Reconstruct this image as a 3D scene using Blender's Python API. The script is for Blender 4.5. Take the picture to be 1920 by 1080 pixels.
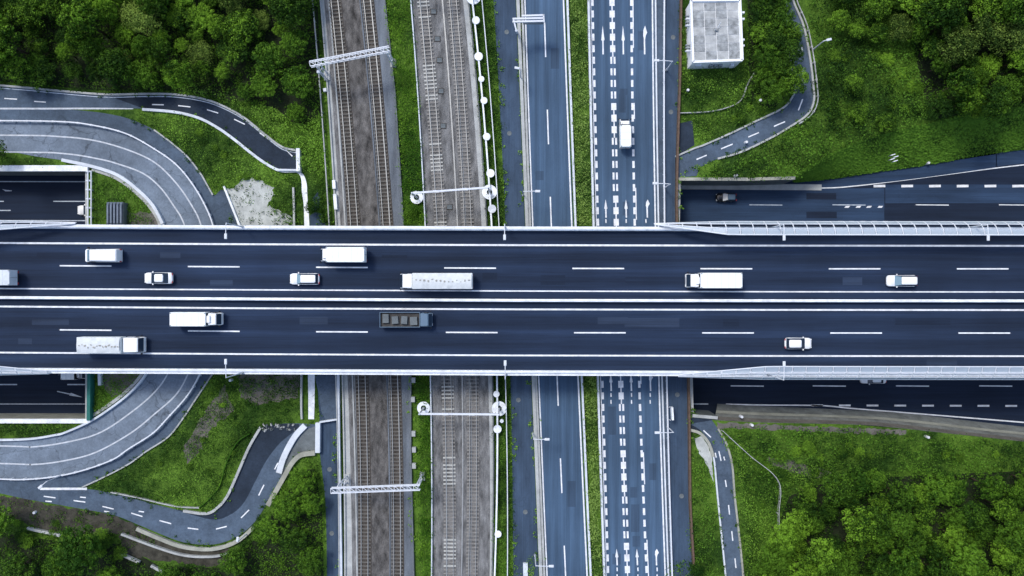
import bpy, bmesh, math, random
import numpy as np
from mathutils import Vector, Matrix
from mathutils.geometry import tessellate_polygon

R = math.radians
random.seed(7)
rng = np.random.default_rng(11)
S = bpy.context.scene
for o in list(bpy.data.objects):
    bpy.data.objects.remove(o)
C = S.collection

# ------------------------------------------------------------------ camera, sky, sun, exposure
H = 130.0
cam_d = bpy.data.cameras.new("camera")
cam = bpy.data.objects.new("camera", cam_d)
C.objects.link(cam)
cam.location = (0, 0, H)
cam.rotation_euler = (0, 0, 0)
cam_d.lens = 28.0
cam_d.sensor_width = 36.0
cam_d.clip_end = 2000
S.camera = cam

SUN_EL, SUN_AZ = 58, 320          # degrees, azimuth measured clockwise from +Y
w = bpy.data.worlds.new("World")
S.world = w
w.use_nodes = True
nt = w.node_tree
bg = nt.nodes["Background"]
sky = nt.nodes.new("ShaderNodeTexSky")
sky.sky_type = 'NISHITA'
sky.sun_disc = False
sky.sun_elevation = R(SUN_EL)
sky.sun_rotation = R(SUN_AZ)
sky.altitude = 50
sky.air_density = 1.0
sky.dust_density = 2.5
nt.links.new(sky.outputs[0], bg.inputs[0])
bg.inputs[1].default_value = 0.15
sun_d = bpy.data.lights.new("sun", 'SUN')
sun = bpy.data.objects.new("sun", sun_d)
C.objects.link(sun)
sun_d.energy = 1.5
sun_d.angle = R(12)
sun_d.color = (1.0, 0.96, 0.90)
sd = Vector((math.sin(R(SUN_AZ)) * math.cos(R(SUN_EL)), math.cos(R(SUN_AZ)) * math.cos(R(SUN_EL)), math.sin(R(SUN_EL))))
sun.rotation_euler = sd.to_track_quat('Z', 'Y').to_euler()
S.view_settings.view_transform = 'Standard'
S.view_settings.look = 'None'
S.view_settings.gamma = 1
S.view_settings.exposure = 0.55
S.view_settings.use_curve_mapping = False

# ------------------------------------------------------------------ units: the survey of the place
# positions were measured on a plan in photograph pixels; K turns them into metres at height z
def K(z):
    return 1493.3333 / (H - z)
def P(px, py, z=0.0):
    k = K(z)
    return Vector(((px - 960) / k, (540 - py) / k, z))

# ------------------------------------------------------------------ materials
M = {}
def mat(name, col, rough=0.8, metal=0.0, noise=None, bump=None, spec=0.3, stretch=None, alpha=None, col2=None, coat=0):
    """noise=(scale, amount) varies the colour; bump=(scale, strength)"""
    m = bpy.data.materials.new(name)
    m.use_nodes = True
    N = m.node_tree.nodes; L = m.node_tree.links
    b = N["Principled BSDF"]
    b.inputs["Base Color"].default_value = (*col, 1)
    b.inputs["Roughness"].default_value = rough
    b.inputs["Metallic"].default_value = metal
    b.inputs["Specular IOR Level"].default_value = spec
    if coat:
        b.inputs["Coat Weight"].default_value = coat
        b.inputs["Coat Roughness"].default_value = 0.1
    if alpha is not None:
        b.inputs["Alpha"].default_value = alpha
    if noise or bump:
        tc = N.new("ShaderNodeTexCoord")
        mp = N.new("ShaderNodeMapping")
        L.new(tc.outputs["Object"], mp.inputs[0])
        if stretch:
            mp.inputs["Scale"].default_value = stretch
    if noise:
        cur = None
        sc, amt = noise
        nz = N.new("ShaderNodeTexNoise"); nz.inputs["Scale"].default_value = sc
        nz.inputs["Detail"].default_value = 8; nz.inputs["Roughness"].default_value = 0.68
        L.new(mp.outputs[0], nz.inputs["Vector"])
        rp = N.new("ShaderNodeValToRGB")
        c2 = col2 if col2 else tuple(min(1, c * (1 + amt)) for c in col)
        c1 = tuple(c * (1 - amt) for c in col) if not col2 else col
        rp.color_ramp.elements[0].position = 0.32; rp.color_ramp.elements[0].color = (*c1, 1)
        rp.color_ramp.elements[1].position = 0.68; rp.color_ramp.elements[1].color = (*c2, 1)
        L.new(nz.outputs[0], rp.inputs[0])
        # fine speckle
        nf = N.new("ShaderNodeTexNoise"); nf.inputs["Scale"].default_value = sc * 14 + 2; nf.inputs["Detail"].default_value = 3
        L.new(tc.outputs["Object"], nf.inputs["Vector"])
        mr = N.new("ShaderNodeMapRange"); mr.inputs[1].default_value = 0.3; mr.inputs[2].default_value = 0.7
        mr.inputs[3].default_value = 1 - amt * 0.5; mr.inputs[4].default_value = 1 + amt * 0.5
        L.new(nf.outputs[0], mr.inputs[0])
        mx = N.new("ShaderNodeMix"); mx.data_type = 'RGBA'; mx.blend_type = 'MULTIPLY'; mx.inputs[0].default_value = 1
        L.new(rp.outputs[0], mx.inputs[6]); L.new(mr.outputs[0], mx.inputs[7])
        L.new(mx.outputs[2], b.inputs["Base Color"])
    if bump:
        nb = N.new("ShaderNodeTexNoise"); nb.inputs["Scale"].default_value = bump[0]; nb.inputs["Detail"].default_value = 5
        L.new(tc.outputs["Object"], nb.inputs["Vector"])
        bp = N.new("ShaderNodeBump"); bp.inputs["Strength"].default_value = bump[1]; bp.inputs["Distance"].default_value = 0.1
        L.new(nb.outputs[0], bp.inputs["Height"]); L.new(bp.outputs[0], b.inputs["Normal"])
    M[name] = m
    return m

def asphalt(name, col, amt, stretch, lane=None, crack=0.9):
    """worn asphalt: large stains, streaks along the traffic, darker wheel paths, cracks"""
    m = mat(name, col, 0.85, noise=(1.0, amt), bump=(9, 0.25), stretch=stretch, spec=0.2)
    N = m.node_tree.nodes; L = m.node_tree.links
    b = N["Principled BSDF"]
    src = b.inputs["Base Color"].links[0].from_socket
    tc = N.new("ShaderNodeTexCoord")
    n2 = N.new("ShaderNodeTexNoise"); n2.inputs["Scale"].default_value = 0.06; n2.inputs["Detail"].default_value = 4
    L.new(tc.outputs["Object"], n2.inputs["Vector"])
    mr = N.new("ShaderNodeMapRange"); mr.inputs[1].default_value = 0.35; mr.inputs[2].default_value = 0.65
    mr.inputs[3].default_value = 0.82; mr.inputs[4].default_value = 1.2
    L.new(n2.outputs[0], mr.inputs[0])
    mx = N.new("ShaderNodeMix"); mx.data_type = 'RGBA'; mx.blend_type = 'MULTIPLY'; mx.inputs[0].default_value = 1
    L.new(src, mx.inputs[6]); L.new(mr.outputs[0], mx.inputs[7])
    out = mx.outputs[2]
    vo = N.new("ShaderNodeTexVoronoi"); vo.feature = 'DISTANCE_TO_EDGE'; vo.inputs["Scale"].default_value = 0.16
    nw = N.new("ShaderNodeTexNoise"); nw.inputs["Scale"].default_value = 0.8
    L.new(tc.outputs["Object"], nw.inputs["Vector"])
    va = N.new("ShaderNodeVectorMath"); va.operation = 'MULTIPLY_ADD'; va.inputs[1].default_value = (2, 2, 0)
    L.new(nw.outputs["Color"], va.inputs[0]); L.new(tc.outputs["Object"], va.inputs[2])
    L.new(va.outputs[0], vo.inputs["Vector"])
    cr = N.new("ShaderNodeMapRange"); cr.inputs[1].default_value = 0.0; cr.inputs[2].default_value = 0.012
    cr.inputs[3].default_value = crack; cr.inputs[4].default_value = 1.0
    L.new(vo.outputs["Distance"], cr.inputs[0])
    m2 = N.new("ShaderNodeMix"); m2.data_type = 'RGBA'; m2.blend_type = 'MULTIPLY'; m2.inputs[0].default_value = 1.0
    L.new(out, m2.inputs[6]); L.new(cr.outputs[0], m2.inputs[7])
    out = m2.outputs[2]
    mps = N.new("ShaderNodeMapping"); mps.inputs["Scale"].default_value = tuple(0.03 if q == min(stretch[:2]) and stretch[0] != stretch[1] else 5.0 for q in stretch[:2]) + (1,)
    if stretch[0] == stretch[1]: mps.inputs["Scale"].default_value = (2.5, 2.5, 1)
    L.new(tc.outputs["Object"], mps.inputs[0])
    n5 = N.new("ShaderNodeTexNoise"); n5.inputs["Scale"].default_value = 1.0; n5.inputs["Detail"].default_value = 5; n5.inputs["Roughness"].default_value = 0.7
    L.new(mps.outputs[0], n5.inputs["Vector"])
    s5 = N.new("ShaderNodeMapRange"); s5.inputs[1].default_value = 0.3; s5.inputs[2].default_value = 0.7; s5.inputs[3].default_value = 0.84; s5.inputs[4].default_value = 1.18
    L.new(n5.outputs[0], s5.inputs[0])
    m5 = N.new("ShaderNodeMix"); m5.data_type = 'RGBA'; m5.blend_type = 'MULTIPLY'; m5.inputs[0].default_value = 1
    L.new(out, m5.inputs[6]); L.new(s5.outputs[0], m5.inputs[7]); out = m5.outputs[2]
    if lane:                                   # wheel paths across axis lane=(axis, period, offset)
        sx = N.new("ShaderNodeSeparateXYZ"); L.new(tc.outputs["Object"], sx.inputs[0])
        ma = N.new("ShaderNodeMath"); ma.operation = 'MULTIPLY_ADD'
        ma.inputs[1].default_value = 2 * math.pi / lane[1]; ma.inputs[2].default_value = lane[2]
        L.new(sx.outputs[lane[0]], ma.inputs[0])
        co = N.new("ShaderNodeMath"); co.operation = 'COSINE'; L.new(ma.outputs[0], co.inputs[0])
        m3 = N.new("ShaderNodeMapRange"); m3.inputs[1].default_value = -1; m3.inputs[2].default_value = 1
        m3.inputs[3].default_value = lane[3]; m3.inputs[4].default_value = lane[4]
        L.new(co.outputs[0], m3.inputs[0])
        m4 = N.new("ShaderNodeMix"); m4.data_type = 'RGBA'; m4.blend_type = 'MULTIPLY'; m4.inputs[0].default_value = 1
        L.new(out, m4.inputs[6]); L.new(m3.outputs[0], m4.inputs[7]); out = m4.outputs[2]
    L.new(out, b.inputs["Base Color"])
    return m

asphalt("deck_asphalt", (0.0125, 0.0235, 0.0500), 0.30, (0.035, 1.0, 1), (1, 3.3, 0.9, 0.80, 1.22), crack=1.0)
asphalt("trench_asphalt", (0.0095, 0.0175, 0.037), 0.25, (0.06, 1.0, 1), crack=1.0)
asphalt("trench_pale", (0.021, 0.042, 0.085), 0.3, (0.06, 0.8, 1), crack=0.9)
asphalt("road_asphalt", (0.050, 0.090, 0.150), 0.20, (1.2, 0.05, 1), (0, 1.65, 0.5, 0.90, 1.10), crack=0.97)
asphalt("service_asphalt", (0.040, 0.066, 0.108), 0.28, (0.5, 0.12, 1), crack=0.85)
asphalt("ramp_asphalt", (0.135, 0.172, 0.222), 0.24, (0.3, 0.3, 1), crack=0.55)
asphalt("side_asphalt", (0.062, 0.090, 0.130), 0.24, (0.4, 0.4, 1), crack=0.8)
asphalt("dark_asphalt", (0.018, 0.028, 0.045), 0.25, (0.4, 0.4, 1))
asphalt("deck_repair", (0.020, 0.033, 0.062), 0.25, (0.05, 1.2, 1), crack=1.0)
asphalt("deck_repair_dark", (0.009, 0.017, 0.036), 0.25, (0.05, 1.2, 1), crack=1.0)
asphalt("road_repair", (0.038, 0.066, 0.110), 0.2, (1.2, 0.05, 1), crack=1.0)
mat("paint", (0.66, 0.69, 0.73), 0.7, noise=(1.2, 0.22))
mat("ramp_paint", (0.46, 0.50, 0.55), 0.8, noise=(1.5, 0.25))
mat("worn_paint", (0.42, 0.48, 0.56), 0.8, noise=(2.5, 0.3))
mat("parapet_white", (0.70, 0.74, 0.78), 0.7, noise=(0.8, 0.22))
mat("concrete", (0.36, 0.38, 0.38), 0.85, noise=(0.5, 0.22), bump=(8, 0.2))
mat("concrete_light", (0.55, 0.60, 0.66), 0.85, noise=(0.5, 0.14))
mat("concrete_beige", (0.30, 0.31, 0.27), 0.9, noise=(0.5, 0.25))
mat("concrete_dark", (0.12, 0.14, 0.15), 0.9, noise=(0.5, 0.3))
mat("ballast", (0.092, 0.089, 0.086), 0.95, noise=(1.1, 0.75), bump=(6, 0.9), stretch=(1, 0.4, 1))
mat("ballast_light", (0.145, 0.148, 0.150), 0.95, noise=(1.1, 0.6), bump=(6, 0.9), stretch=(1, 0.3, 1))
mat("ballast_oily", (0.062, 0.056, 0.050), 0.95, noise=(1.6, 0.5), bump=(6, 0.9), stretch=(1, 0.4, 1))
mat("ballast_blue", (0.12, 0.14, 0.165), 0.95, noise=(0.6, 0.4), bump=(6, 0.9), stretch=(1, 0.15, 1))
mat("sleeper", (0.20, 0.195, 0.185), 0.9, noise=(3, 0.3))
mat("sleeper_light", (0.40, 0.41, 0.39), 0.9, noise=(3, 0.25))
mat("sleeper_dark", (0.115, 0.11, 0.10), 0.9, noise=(3, 0.35))
mat("rail_steel", (0.30, 0.31, 0.31), 0.5, 0.4, noise=(2, 0.2))
mat("rust", (0.11, 0.075, 0.055), 0.9, noise=(2, 0.3))
mat("steel_white", (0.58, 0.62, 0.68), 0.55, noise=(1.5, 0.08))
mat("steel_grey", (0.25, 0.28, 0.31), 0.5, 0.3)
mat("car_white", (0.80, 0.82, 0.84), 0.28, coat=0.6, noise=(0.5, 0.02))
mat("box_white", (0.74, 0.79, 0.82), 0.5, noise=(1.2, 0.06))
mat("tarp", (0.56, 0.60, 0.62), 0.7, noise=(1.5, 0.12))
mat("dirt_mark", (0.30, 0.30, 0.28), 0.9, noise=(3, 0.3))
mat("car_black", (0.012, 0.014, 0.018), 0.25, coat=0.6)
mat("car_blue_grey", (0.10, 0.16, 0.23), 0.4)
mat("glass", (0.018, 0.032, 0.055), 0.12, spec=0.6)
mat("glass_light", (0.17, 0.27, 0.34), 0.15, spec=0.6)
mat("rubber", (0.012, 0.012, 0.013), 0.9)
mat("rim", (0.35, 0.36, 0.38), 0.4, 0.7)
mat("lamp_red", (0.35, 0.02, 0.02), 0.3)
mat("lamp_clear", (0.65, 0.68, 0.70), 0.2)
mat("teal", (0.015, 0.13, 0.11), 0.7, noise=(1, 0.2))
mat("roof_grey", (0.26, 0.28, 0.29), 0.85, noise=(1.3, 0.5), bump=(5, 0.2))
mat("roof_grey_pale", (0.37, 0.39, 0.395), 0.85, noise=(0.9, 0.28), bump=(5, 0.2))
mat("wall_white", (0.78, 0.81, 0.84), 0.8, noise=(0.6, 0.1))
mat("soil", (0.045, 0.044, 0.035), 0.95, noise=(0.7, 0.6), bump=(4, 0.5))
mat("soil_grey", (0.12, 0.115, 0.105), 0.95, noise=(0.4, 0.35), bump=(4, 0.5))
mat("slope_concrete", (0.17, 0.185, 0.18), 0.9, noise=(0.6, 0.35))
mat("sand", (0.40, 0.43, 0.42), 0.95, noise=(0.5, 0.28), bump=(4, 0.2))
mat("soil_shade", (0.012, 0.020, 0.007), 0.95, noise=(0.6, 0.5), bump=(3, 0.8))  # forest ground with the dense canopy shade put into its colour
mat("bark", (0.07, 0.05, 0.035), 0.9, noise=(4, 0.3))
mat("noise_panel", (0.44, 0.52, 0.60), 0.3, spec=0.5, alpha=0.62)
mat("corrugated", (0.10, 0.13, 0.18), 0.5, 0.3, noise=(1, 0.2))
mat("pickup_bed", (0.05, 0.05, 0.05), 0.8, noise=(2, 0.4))
mat("cargo_blue", (0.16, 0.36, 0.55), 0.7, noise=(1.5, 0.3))

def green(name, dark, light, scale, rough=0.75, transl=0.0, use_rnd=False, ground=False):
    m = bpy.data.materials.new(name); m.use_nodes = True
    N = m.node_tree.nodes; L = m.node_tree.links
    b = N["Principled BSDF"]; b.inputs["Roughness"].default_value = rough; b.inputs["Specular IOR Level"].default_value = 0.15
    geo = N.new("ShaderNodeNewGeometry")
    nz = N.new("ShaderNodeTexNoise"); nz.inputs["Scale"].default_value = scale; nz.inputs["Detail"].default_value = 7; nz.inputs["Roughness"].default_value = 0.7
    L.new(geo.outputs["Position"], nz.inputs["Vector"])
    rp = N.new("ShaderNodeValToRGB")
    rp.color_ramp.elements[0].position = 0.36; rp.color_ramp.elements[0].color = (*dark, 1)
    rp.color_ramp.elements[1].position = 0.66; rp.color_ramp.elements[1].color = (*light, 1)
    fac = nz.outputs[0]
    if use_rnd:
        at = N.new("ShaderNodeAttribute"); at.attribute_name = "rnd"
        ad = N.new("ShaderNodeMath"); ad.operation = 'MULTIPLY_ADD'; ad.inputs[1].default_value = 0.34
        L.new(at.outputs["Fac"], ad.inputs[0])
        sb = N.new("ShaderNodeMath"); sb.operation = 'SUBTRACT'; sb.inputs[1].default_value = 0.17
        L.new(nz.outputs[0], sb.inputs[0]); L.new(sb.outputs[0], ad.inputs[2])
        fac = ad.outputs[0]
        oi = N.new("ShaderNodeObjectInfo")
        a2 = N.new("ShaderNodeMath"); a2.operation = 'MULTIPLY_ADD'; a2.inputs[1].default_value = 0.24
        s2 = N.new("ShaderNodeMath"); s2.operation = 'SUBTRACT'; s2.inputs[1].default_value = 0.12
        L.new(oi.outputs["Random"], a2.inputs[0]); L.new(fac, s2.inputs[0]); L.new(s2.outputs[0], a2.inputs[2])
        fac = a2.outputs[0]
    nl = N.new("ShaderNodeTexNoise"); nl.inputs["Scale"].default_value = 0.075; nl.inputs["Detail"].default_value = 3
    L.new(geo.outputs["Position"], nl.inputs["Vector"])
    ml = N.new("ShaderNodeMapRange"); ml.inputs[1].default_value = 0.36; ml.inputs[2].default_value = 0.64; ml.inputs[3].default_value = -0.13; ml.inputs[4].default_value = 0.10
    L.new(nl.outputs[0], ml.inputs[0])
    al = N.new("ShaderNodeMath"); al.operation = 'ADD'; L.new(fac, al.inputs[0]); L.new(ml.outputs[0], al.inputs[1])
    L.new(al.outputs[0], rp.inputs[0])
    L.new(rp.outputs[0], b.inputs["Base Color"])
    if ground:
        nb = N.new("ShaderNodeTexNoise"); nb.inputs["Scale"].default_value = 2.2; nb.inputs["Detail"].default_value = 6
        L.new(geo.outputs["Position"], nb.inputs["Vector"])
        bp = N.new("ShaderNodeBump"); bp.inputs["Strength"].default_value = 1.0; bp.inputs["Distance"].default_value = 0.4
        L.new(nb.outputs[0], bp.inputs["Height"]); L.new(bp.outputs[0], b.inputs["Normal"])
    if transl:
        tr = N.new("ShaderNodeBsdfTranslucent"); L.new(rp.outputs[0], tr.inputs[0])
        ms = N.new("ShaderNodeMixShader"); ms.inputs[0].default_value = transl
        L.new(b.outputs[0], ms.inputs[1]); L.new(tr.outputs[0], ms.inputs[2])
        L.new(ms.outputs[0], N["Material Output"].inputs[0])
    M[name] = m
    return m
green("ground_green", (0.018, 0.052, 0.005), (0.100, 0.200, 0.022), 0.22, ground=True)
green("leaf_wood", (0.010, 0.042, 0.003), (0.175, 0.345, 0.026), 0.30, transl=0.2, use_rnd=True)
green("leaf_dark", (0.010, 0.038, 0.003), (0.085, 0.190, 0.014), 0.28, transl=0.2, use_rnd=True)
green("leaf_olive", (0.020, 0.050, 0.006), (0.190, 0.290, 0.050), 0.40, transl=0.2, use_rnd=True)
green("leaf_round", (0.018, 0.062, 0.004), (0.115, 0.245, 0.018), 0.5, transl=0.2, use_rnd=True)
green("leaf_meadow", (0.020, 0.066, 0.006), (0.205, 0.400, 0.045), 0.16, transl=0.2, use_rnd=True)
green("leaf_meadow_dark", (0.009, 0.036, 0.004), (0.110, 0.250, 0.024), 0.13, transl=0.2, use_rnd=True)
green("leaf_hedge", (0.040, 0.105, 0.012), (0.250, 0.390, 0.085), 0.6, transl=0.2, use_rnd=True)
green("leaf_strip", (0.030, 0.100, 0.005), (0.150, 0.310, 0.022), 0.35, transl=0.2, use_rnd=True)

# ------------------------------------------------------------------ objects
def props(o, label=None, cat=None, kind=None, group=None):
    if label: o["label"] = label
    if cat: o["category"] = cat
    if kind: o["kind"] = kind
    if group: o["group"] = group
    return o
def link(name, me, parent=None, **kw):
    o = bpy.data.objects.new(name, me)
    C.objects.link(o)
    if parent is not None: o.parent = parent
    return props(o, **kw)
def empty(name, loc=(0, 0, 0), rz=0, **kw):
    o = bpy.data.objects.new(name, None)
    C.objects.link(o); o.location = loc; o.rotation_euler = (0, 0, rz); o.empty_display_size = 0.5
    return props(o, **kw)
def copy_tree(o, parent=None):
    c = o.copy(); C.objects.link(c)
    if parent is not None: c.parent = parent
    for ch in list(o.children):
        copy_tree(ch, c)
    return c

class MB:
    def __init__(s): s.v = []; s.f = []; s.m = []; s.mats = []
    def mi(s, m):
        if m not in s.mats: s.mats.append(m)
        return s.mats.index(m)
    def add(s, vs, fs, m):
        b = len(s.v); s.v += [tuple(v) for v in vs]; i = s.mi(m)
        for f in fs: s.f.append(tuple(b + q for q in f)); s.m.append(i)
    def box(s, c, d, m, rz=0, taper=1.0, ry=0):
        x, y, z = d[0] / 2, d[1] / 2, d[2] / 2
        vs = []
        for zz, t in ((-z, 1), (z, taper)):
            for a, b in ((-1, -1), (1, -1), (1, 1), (-1, 1)): vs.append(Vector((a * x * t, b * y * t, zz)))
        r = Matrix.Rotation(rz, 3, 'Z') @ Matrix.Rotation(ry, 3, 'Y')
        vs = [r @ v + Vector(c) for v in vs]
        s.add(vs, [(3, 2, 1, 0), (4, 5, 6, 7), (0, 1, 5, 4), (1, 2, 6, 5), (2, 3, 7, 6), (3, 0, 4, 7)], m)
    def hexa(s, bot, top, m):
        s.add(list(bot) + list(top), [(3, 2, 1, 0), (4, 5, 6, 7), (0, 1, 5, 4), (1, 2, 6, 5), (2, 3, 7, 6), (3, 0, 4, 7)], m)
    def bar(s, a, b, wd, ht, m):
        a = Vector(a); b = Vector(b); d = (b - a).normalized()
        up = Vector((0, 0, 1)) if abs(d.z) < 0.95 else Vector((0, 1, 0))
        sd = d.cross(up).normalized() * wd / 2; u = sd.cross(d).normalized() * ht / 2
        s.hexa([a - sd - u, a + sd - u, b + sd - u, b - sd - u], [a - sd + u, a + sd + u, b + sd + u, b - sd + u], m)
    def tube(s, pts, r, m, n=8, r2=None, cap=True):
        pts = [Vector(p) for p in pts]; rings = []
        for i, p in enumerate(pts):
            d = (pts[min(i + 1, len(pts) - 1)] - pts[max(i - 1, 0)]).normalized()
            up = Vector((0, 0, 1)) if abs(d.z) < 0.9 else Vector((0, 1, 0))
            a = d.cross(up).normalized(); b = a.cross(d)
            rr = r if r2 is None else r + (r2 - r) * i / max(1, len(pts) - 1)
            rings.append([p + a * math.cos(2 * math.pi * k / n) * rr + b * math.sin(2 * math.pi * k / n) * rr for k in range(n)])
        vs = [v for rg in rings for v in rg]; fs = []
        for i in range(len(pts) - 1):
            for k in range(n):
                k2 = (k + 1) % n
                fs.append((i * n + k, i * n + k2, (i + 1) * n + k2, (i + 1) * n + k))
        if cap:
            fs.append(tuple(range(n - 1, -1, -1))); fs.append(tuple((len(pts) - 1) * n + k for k in range(n)))
        s.add(vs, fs, m)
    def cyl(s, c, r, h, m, n=16, r2=None):
        s.tube([c, (c[0], c[1], c[2] + h)], r, m, n, r2)
    def sweep(s, pts, wd, ht, m, z=None):
        """rectangular section swept along pts (in plan), base at pts' z"""
        pts = [Vector(p) for p in pts]; vs = []; fs = []
        for i, p in enumerate(pts):
            d = (pts[min(i + 1, len(pts) - 1)] - pts[max(i - 1, 0)]); d.z = 0; d.normalize()
            sd = Vector((-d.y, d.x, 0)) * wd / 2
            vs += [p - sd, p + sd, p + sd + Vector((0, 0, ht)), p - sd + Vector((0, 0, ht))]
        for i in range(len(pts) - 1):
            a = i * 4; b = a + 4
            for k in range(4):
                k2 = (k + 1) % 4
                fs.append((a + k, b + k, b + k2, a + k2))
        fs += [(0, 1, 2, 3), tuple(len(vs) - 4 + q for q in (3, 2, 1, 0))]
        s.add(vs, fs, m)
    def strip(s, A, B, m):
        """surface between polylines A and B of equal length"""
        n = len(A)
        s.add([*A, *B], [(i, n + i, n + i + 1, i + 1) for i in range(n - 1)], m)
    def poly(s, pts, m, th=0):
        pts = [Vector(p) for p in pts]
        tris = tessellate_polygon([pts])
        fs = []
        for t in tris:
            a, b, c = (pts[q] for q in t)
            fs.append(tuple(t) if (b - a).cross(c - a).z > 0 else tuple(reversed(t)))
        s.add(pts, fs, m)
        if th:
            n = len(pts)
            s.add(pts + [p - Vector((0, 0, th)) for p in pts], [(i, (i + 1) % n, n + (i + 1) % n, n + i) for i in range(n)], m)
    def mesh(s, name, smooth=False, fix=False):
        me = bpy.data.meshes.new(name)
        me.from_pydata([tuple(v) for v in s.v], [], s.f)
        for m in s.mats: me.materials.append(M[m])
        me.polygons.foreach_set("material_index", s.m)
        if smooth: me.polygons.foreach_set("use_smooth", [True] * len(s.f))
        if fix:
            bm = bmesh.new(); bm.from_mesh(me); bmesh.ops.recalc_face_normals(bm, faces=bm.faces); bm.to_mesh(me); bm.free()
        me.update()
        return me
    def build(s, name, parent=None, smooth=False, fix=True, bevel=0, **kw):
        o = link(name, s.mesh(name, smooth, fix), parent, **kw)
        if bevel:
            md = o.modifiers.new("bevel", 'BEVEL'); md.width = bevel; md.segments = 2; md.limit_method = 'ANGLE'; md.angle_limit = R(40)
        return o

def smooth(pts, n=6):
    """Catmull-Rom through plan points"""
    pts = [Vector(p) for p in pts]; out = []
    for i in range(len(pts) - 1):
        p0 = pts[max(i - 1, 0)]; p1 = pts[i]; p2 = pts[i + 1]; p3 = pts[min(i + 2, len(pts) - 1)]
        for k in range(n):
            t = k / n
            out.append(0.5 * ((2 * p1) + (p2 - p0) * t + (2 * p0 - 5 * p1 + 4 * p2 - p3) * t * t + (3 * p1 - p0 - 3 * p2 + p3) * t ** 3))
    out.append(pts[-1])
    return out
def PL(pts, z=0, n=6):
    return smooth([P(x, y, z) for x, y in pts], n)
def at_z(pts, dz):
    return [p + Vector((0, 0, dz)) for p in pts]
YS = list(range(-420, 1501, 40))
class Line:
    """a north-south line of the plan: x as a smooth function of y"""
    def __init__(s, pts, deg=2):
        ys = np.array([p[1] for p in pts], float); xs = np.array([p[0] for p in pts], float)
        s.c = np.polyfit(ys, xs, deg); s.lo, s.hi = ys.min(), ys.max()
        s.d = np.polyder(s.c)
    def x(s, y):
        lo, hi = s.lo - 40, s.hi + 40
        yy = min(max(y, lo), hi)
        return float(np.polyval(s.c, yy) + np.polyval(s.d, yy) * (y - yy))
    def pts(s, z=0, ys=YS, dx=0):
        return [P(s.x(y) + dx, y, z) for y in ys]
class PLine(Line):
    def __init__(s, pts):
        pts = sorted(pts, key=lambda p: p[1]); s.ys = [p[1] for p in pts]; s.xs = [p[0] for p in pts]
    def x(s, y):
        if y <= s.ys[0]: return s.xs[0] + (s.xs[1] - s.xs[0]) / (s.ys[1] - s.ys[0]) * (y - s.ys[0])
        if y >= s.ys[-1]: return s.xs[-1] + (s.xs[-1] - s.xs[-2]) / (s.ys[-1] - s.ys[-2]) * (y - s.ys[-1])
        return float(np.interp(y, s.ys, s.xs))

# the lines of the corridor, from west to east
L_fence0 = Line([(589, 0), (599, 180), (612, 270), (620, 400), (634, 850), (639, 1050)])
L_edge = Line([(602, 20), (618, 180), (629, 400), (645, 850), (648, 1050)])
L_bed1a = Line([(608, 0), (622, 180), (637, 400), (657, 850), (660, 1050)])
L_bed1b = PLine([(712, -100), (730, 60), (743, 180), (757, 400), (772, 700), (772, 850), (777, 1050)])
L_bed2a = Line([(773, 30), (785, 180), (796, 400), (808, 700), (810, 850), (810, 1050)])
L_bed2b = Line([(869, 0), (882, 180), (905, 400), (915, 730), (917, 850), (919, 1050)])
L_walk = Line([(877, 0), (893, 180), (914, 400), (921, 730), (922, 850), (924, 1050)])
L_sw_a = Line([(929, 30), (934, 180), (946, 400), (959, 730), (961, 850), (961, 1050)])
L_sw_b = Line([(968, 30), (973, 140), (983, 400), (997, 730), (1001, 850), (1009, 1050)])
L_r1a = Line([(983, 30), (986, 140), (997, 400), (1009, 730), (1012, 850), (1023, 1050)])
L_r1b = Line([(1060, 30), (1064, 140), (1074, 400), (1087, 730), (1093, 850), (1102, 1050)])
L_med_a = Line([(1066, 30), (1071, 140), (1080, 400), (1093, 730), (1099, 850), (1108, 1050)])
L_med_b = Line([(1100, 30), (1104, 140), (1109, 400), (1118, 730), (1122, 850), (1129, 1050)])
L_r2a = Line([(1106, 30), (1110, 140), (1116, 400), (1125, 730), (1128, 850), (1135, 1050)])
L_c = Line([(1146.5, 0), (1151, 140), (1155, 400), (1164, 730), (1168, 850), (1176, 1050)])
L_r = Line([(1185, 0), (1186.5, 140), (1191, 400), (1201, 730), (1204, 850), (1213, 1050)])
L_e = Line([(1222, 0), (1226, 140), (1229, 400), (1235, 730), (1239, 850), (1247, 1050)])
L_grail = Line([(1243, 0), (1245, 140), (1244, 400), (1248, 730), (1252, 850), (1258, 1050)])
L_r1c = Line([(1020, 0), (1024, 140), (1033, 400), (1045, 730), (1051, 850), (1059, 1050)])
L_se_b = PLine([(1276, -200), (1275, 0), (1273, 140), (1268, 300), (1266, 400), (1289, 700), (1291, 850), (1292, 950), (1300, 1080), (1306, 1200)])
T = [Line([(629, 20), (645.5, 180), (663, 400), (680, 780), (682, 850), (684, 1050)]),
     Line([(691, 20), (705, 180), (724.5, 400), (741, 780), (743, 850), (745, 1050)]),
     Line([(796, 30), (809, 180), (826, 400), (840, 780), (842, 850), (844, 1050)]),
     Line([(850, 30), (864, 180), (880, 400), (884, 780), (885, 850), (888, 1050)])]
L_pipe = Line([(884, 0), (904, 180), (925, 400), (929, 730), (930, 850), (931, 1050)])
L_fence1 = Line([(904, 0), (918, 180), (936, 400), (948, 730), (950, 850), (952, 1050)])

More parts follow.
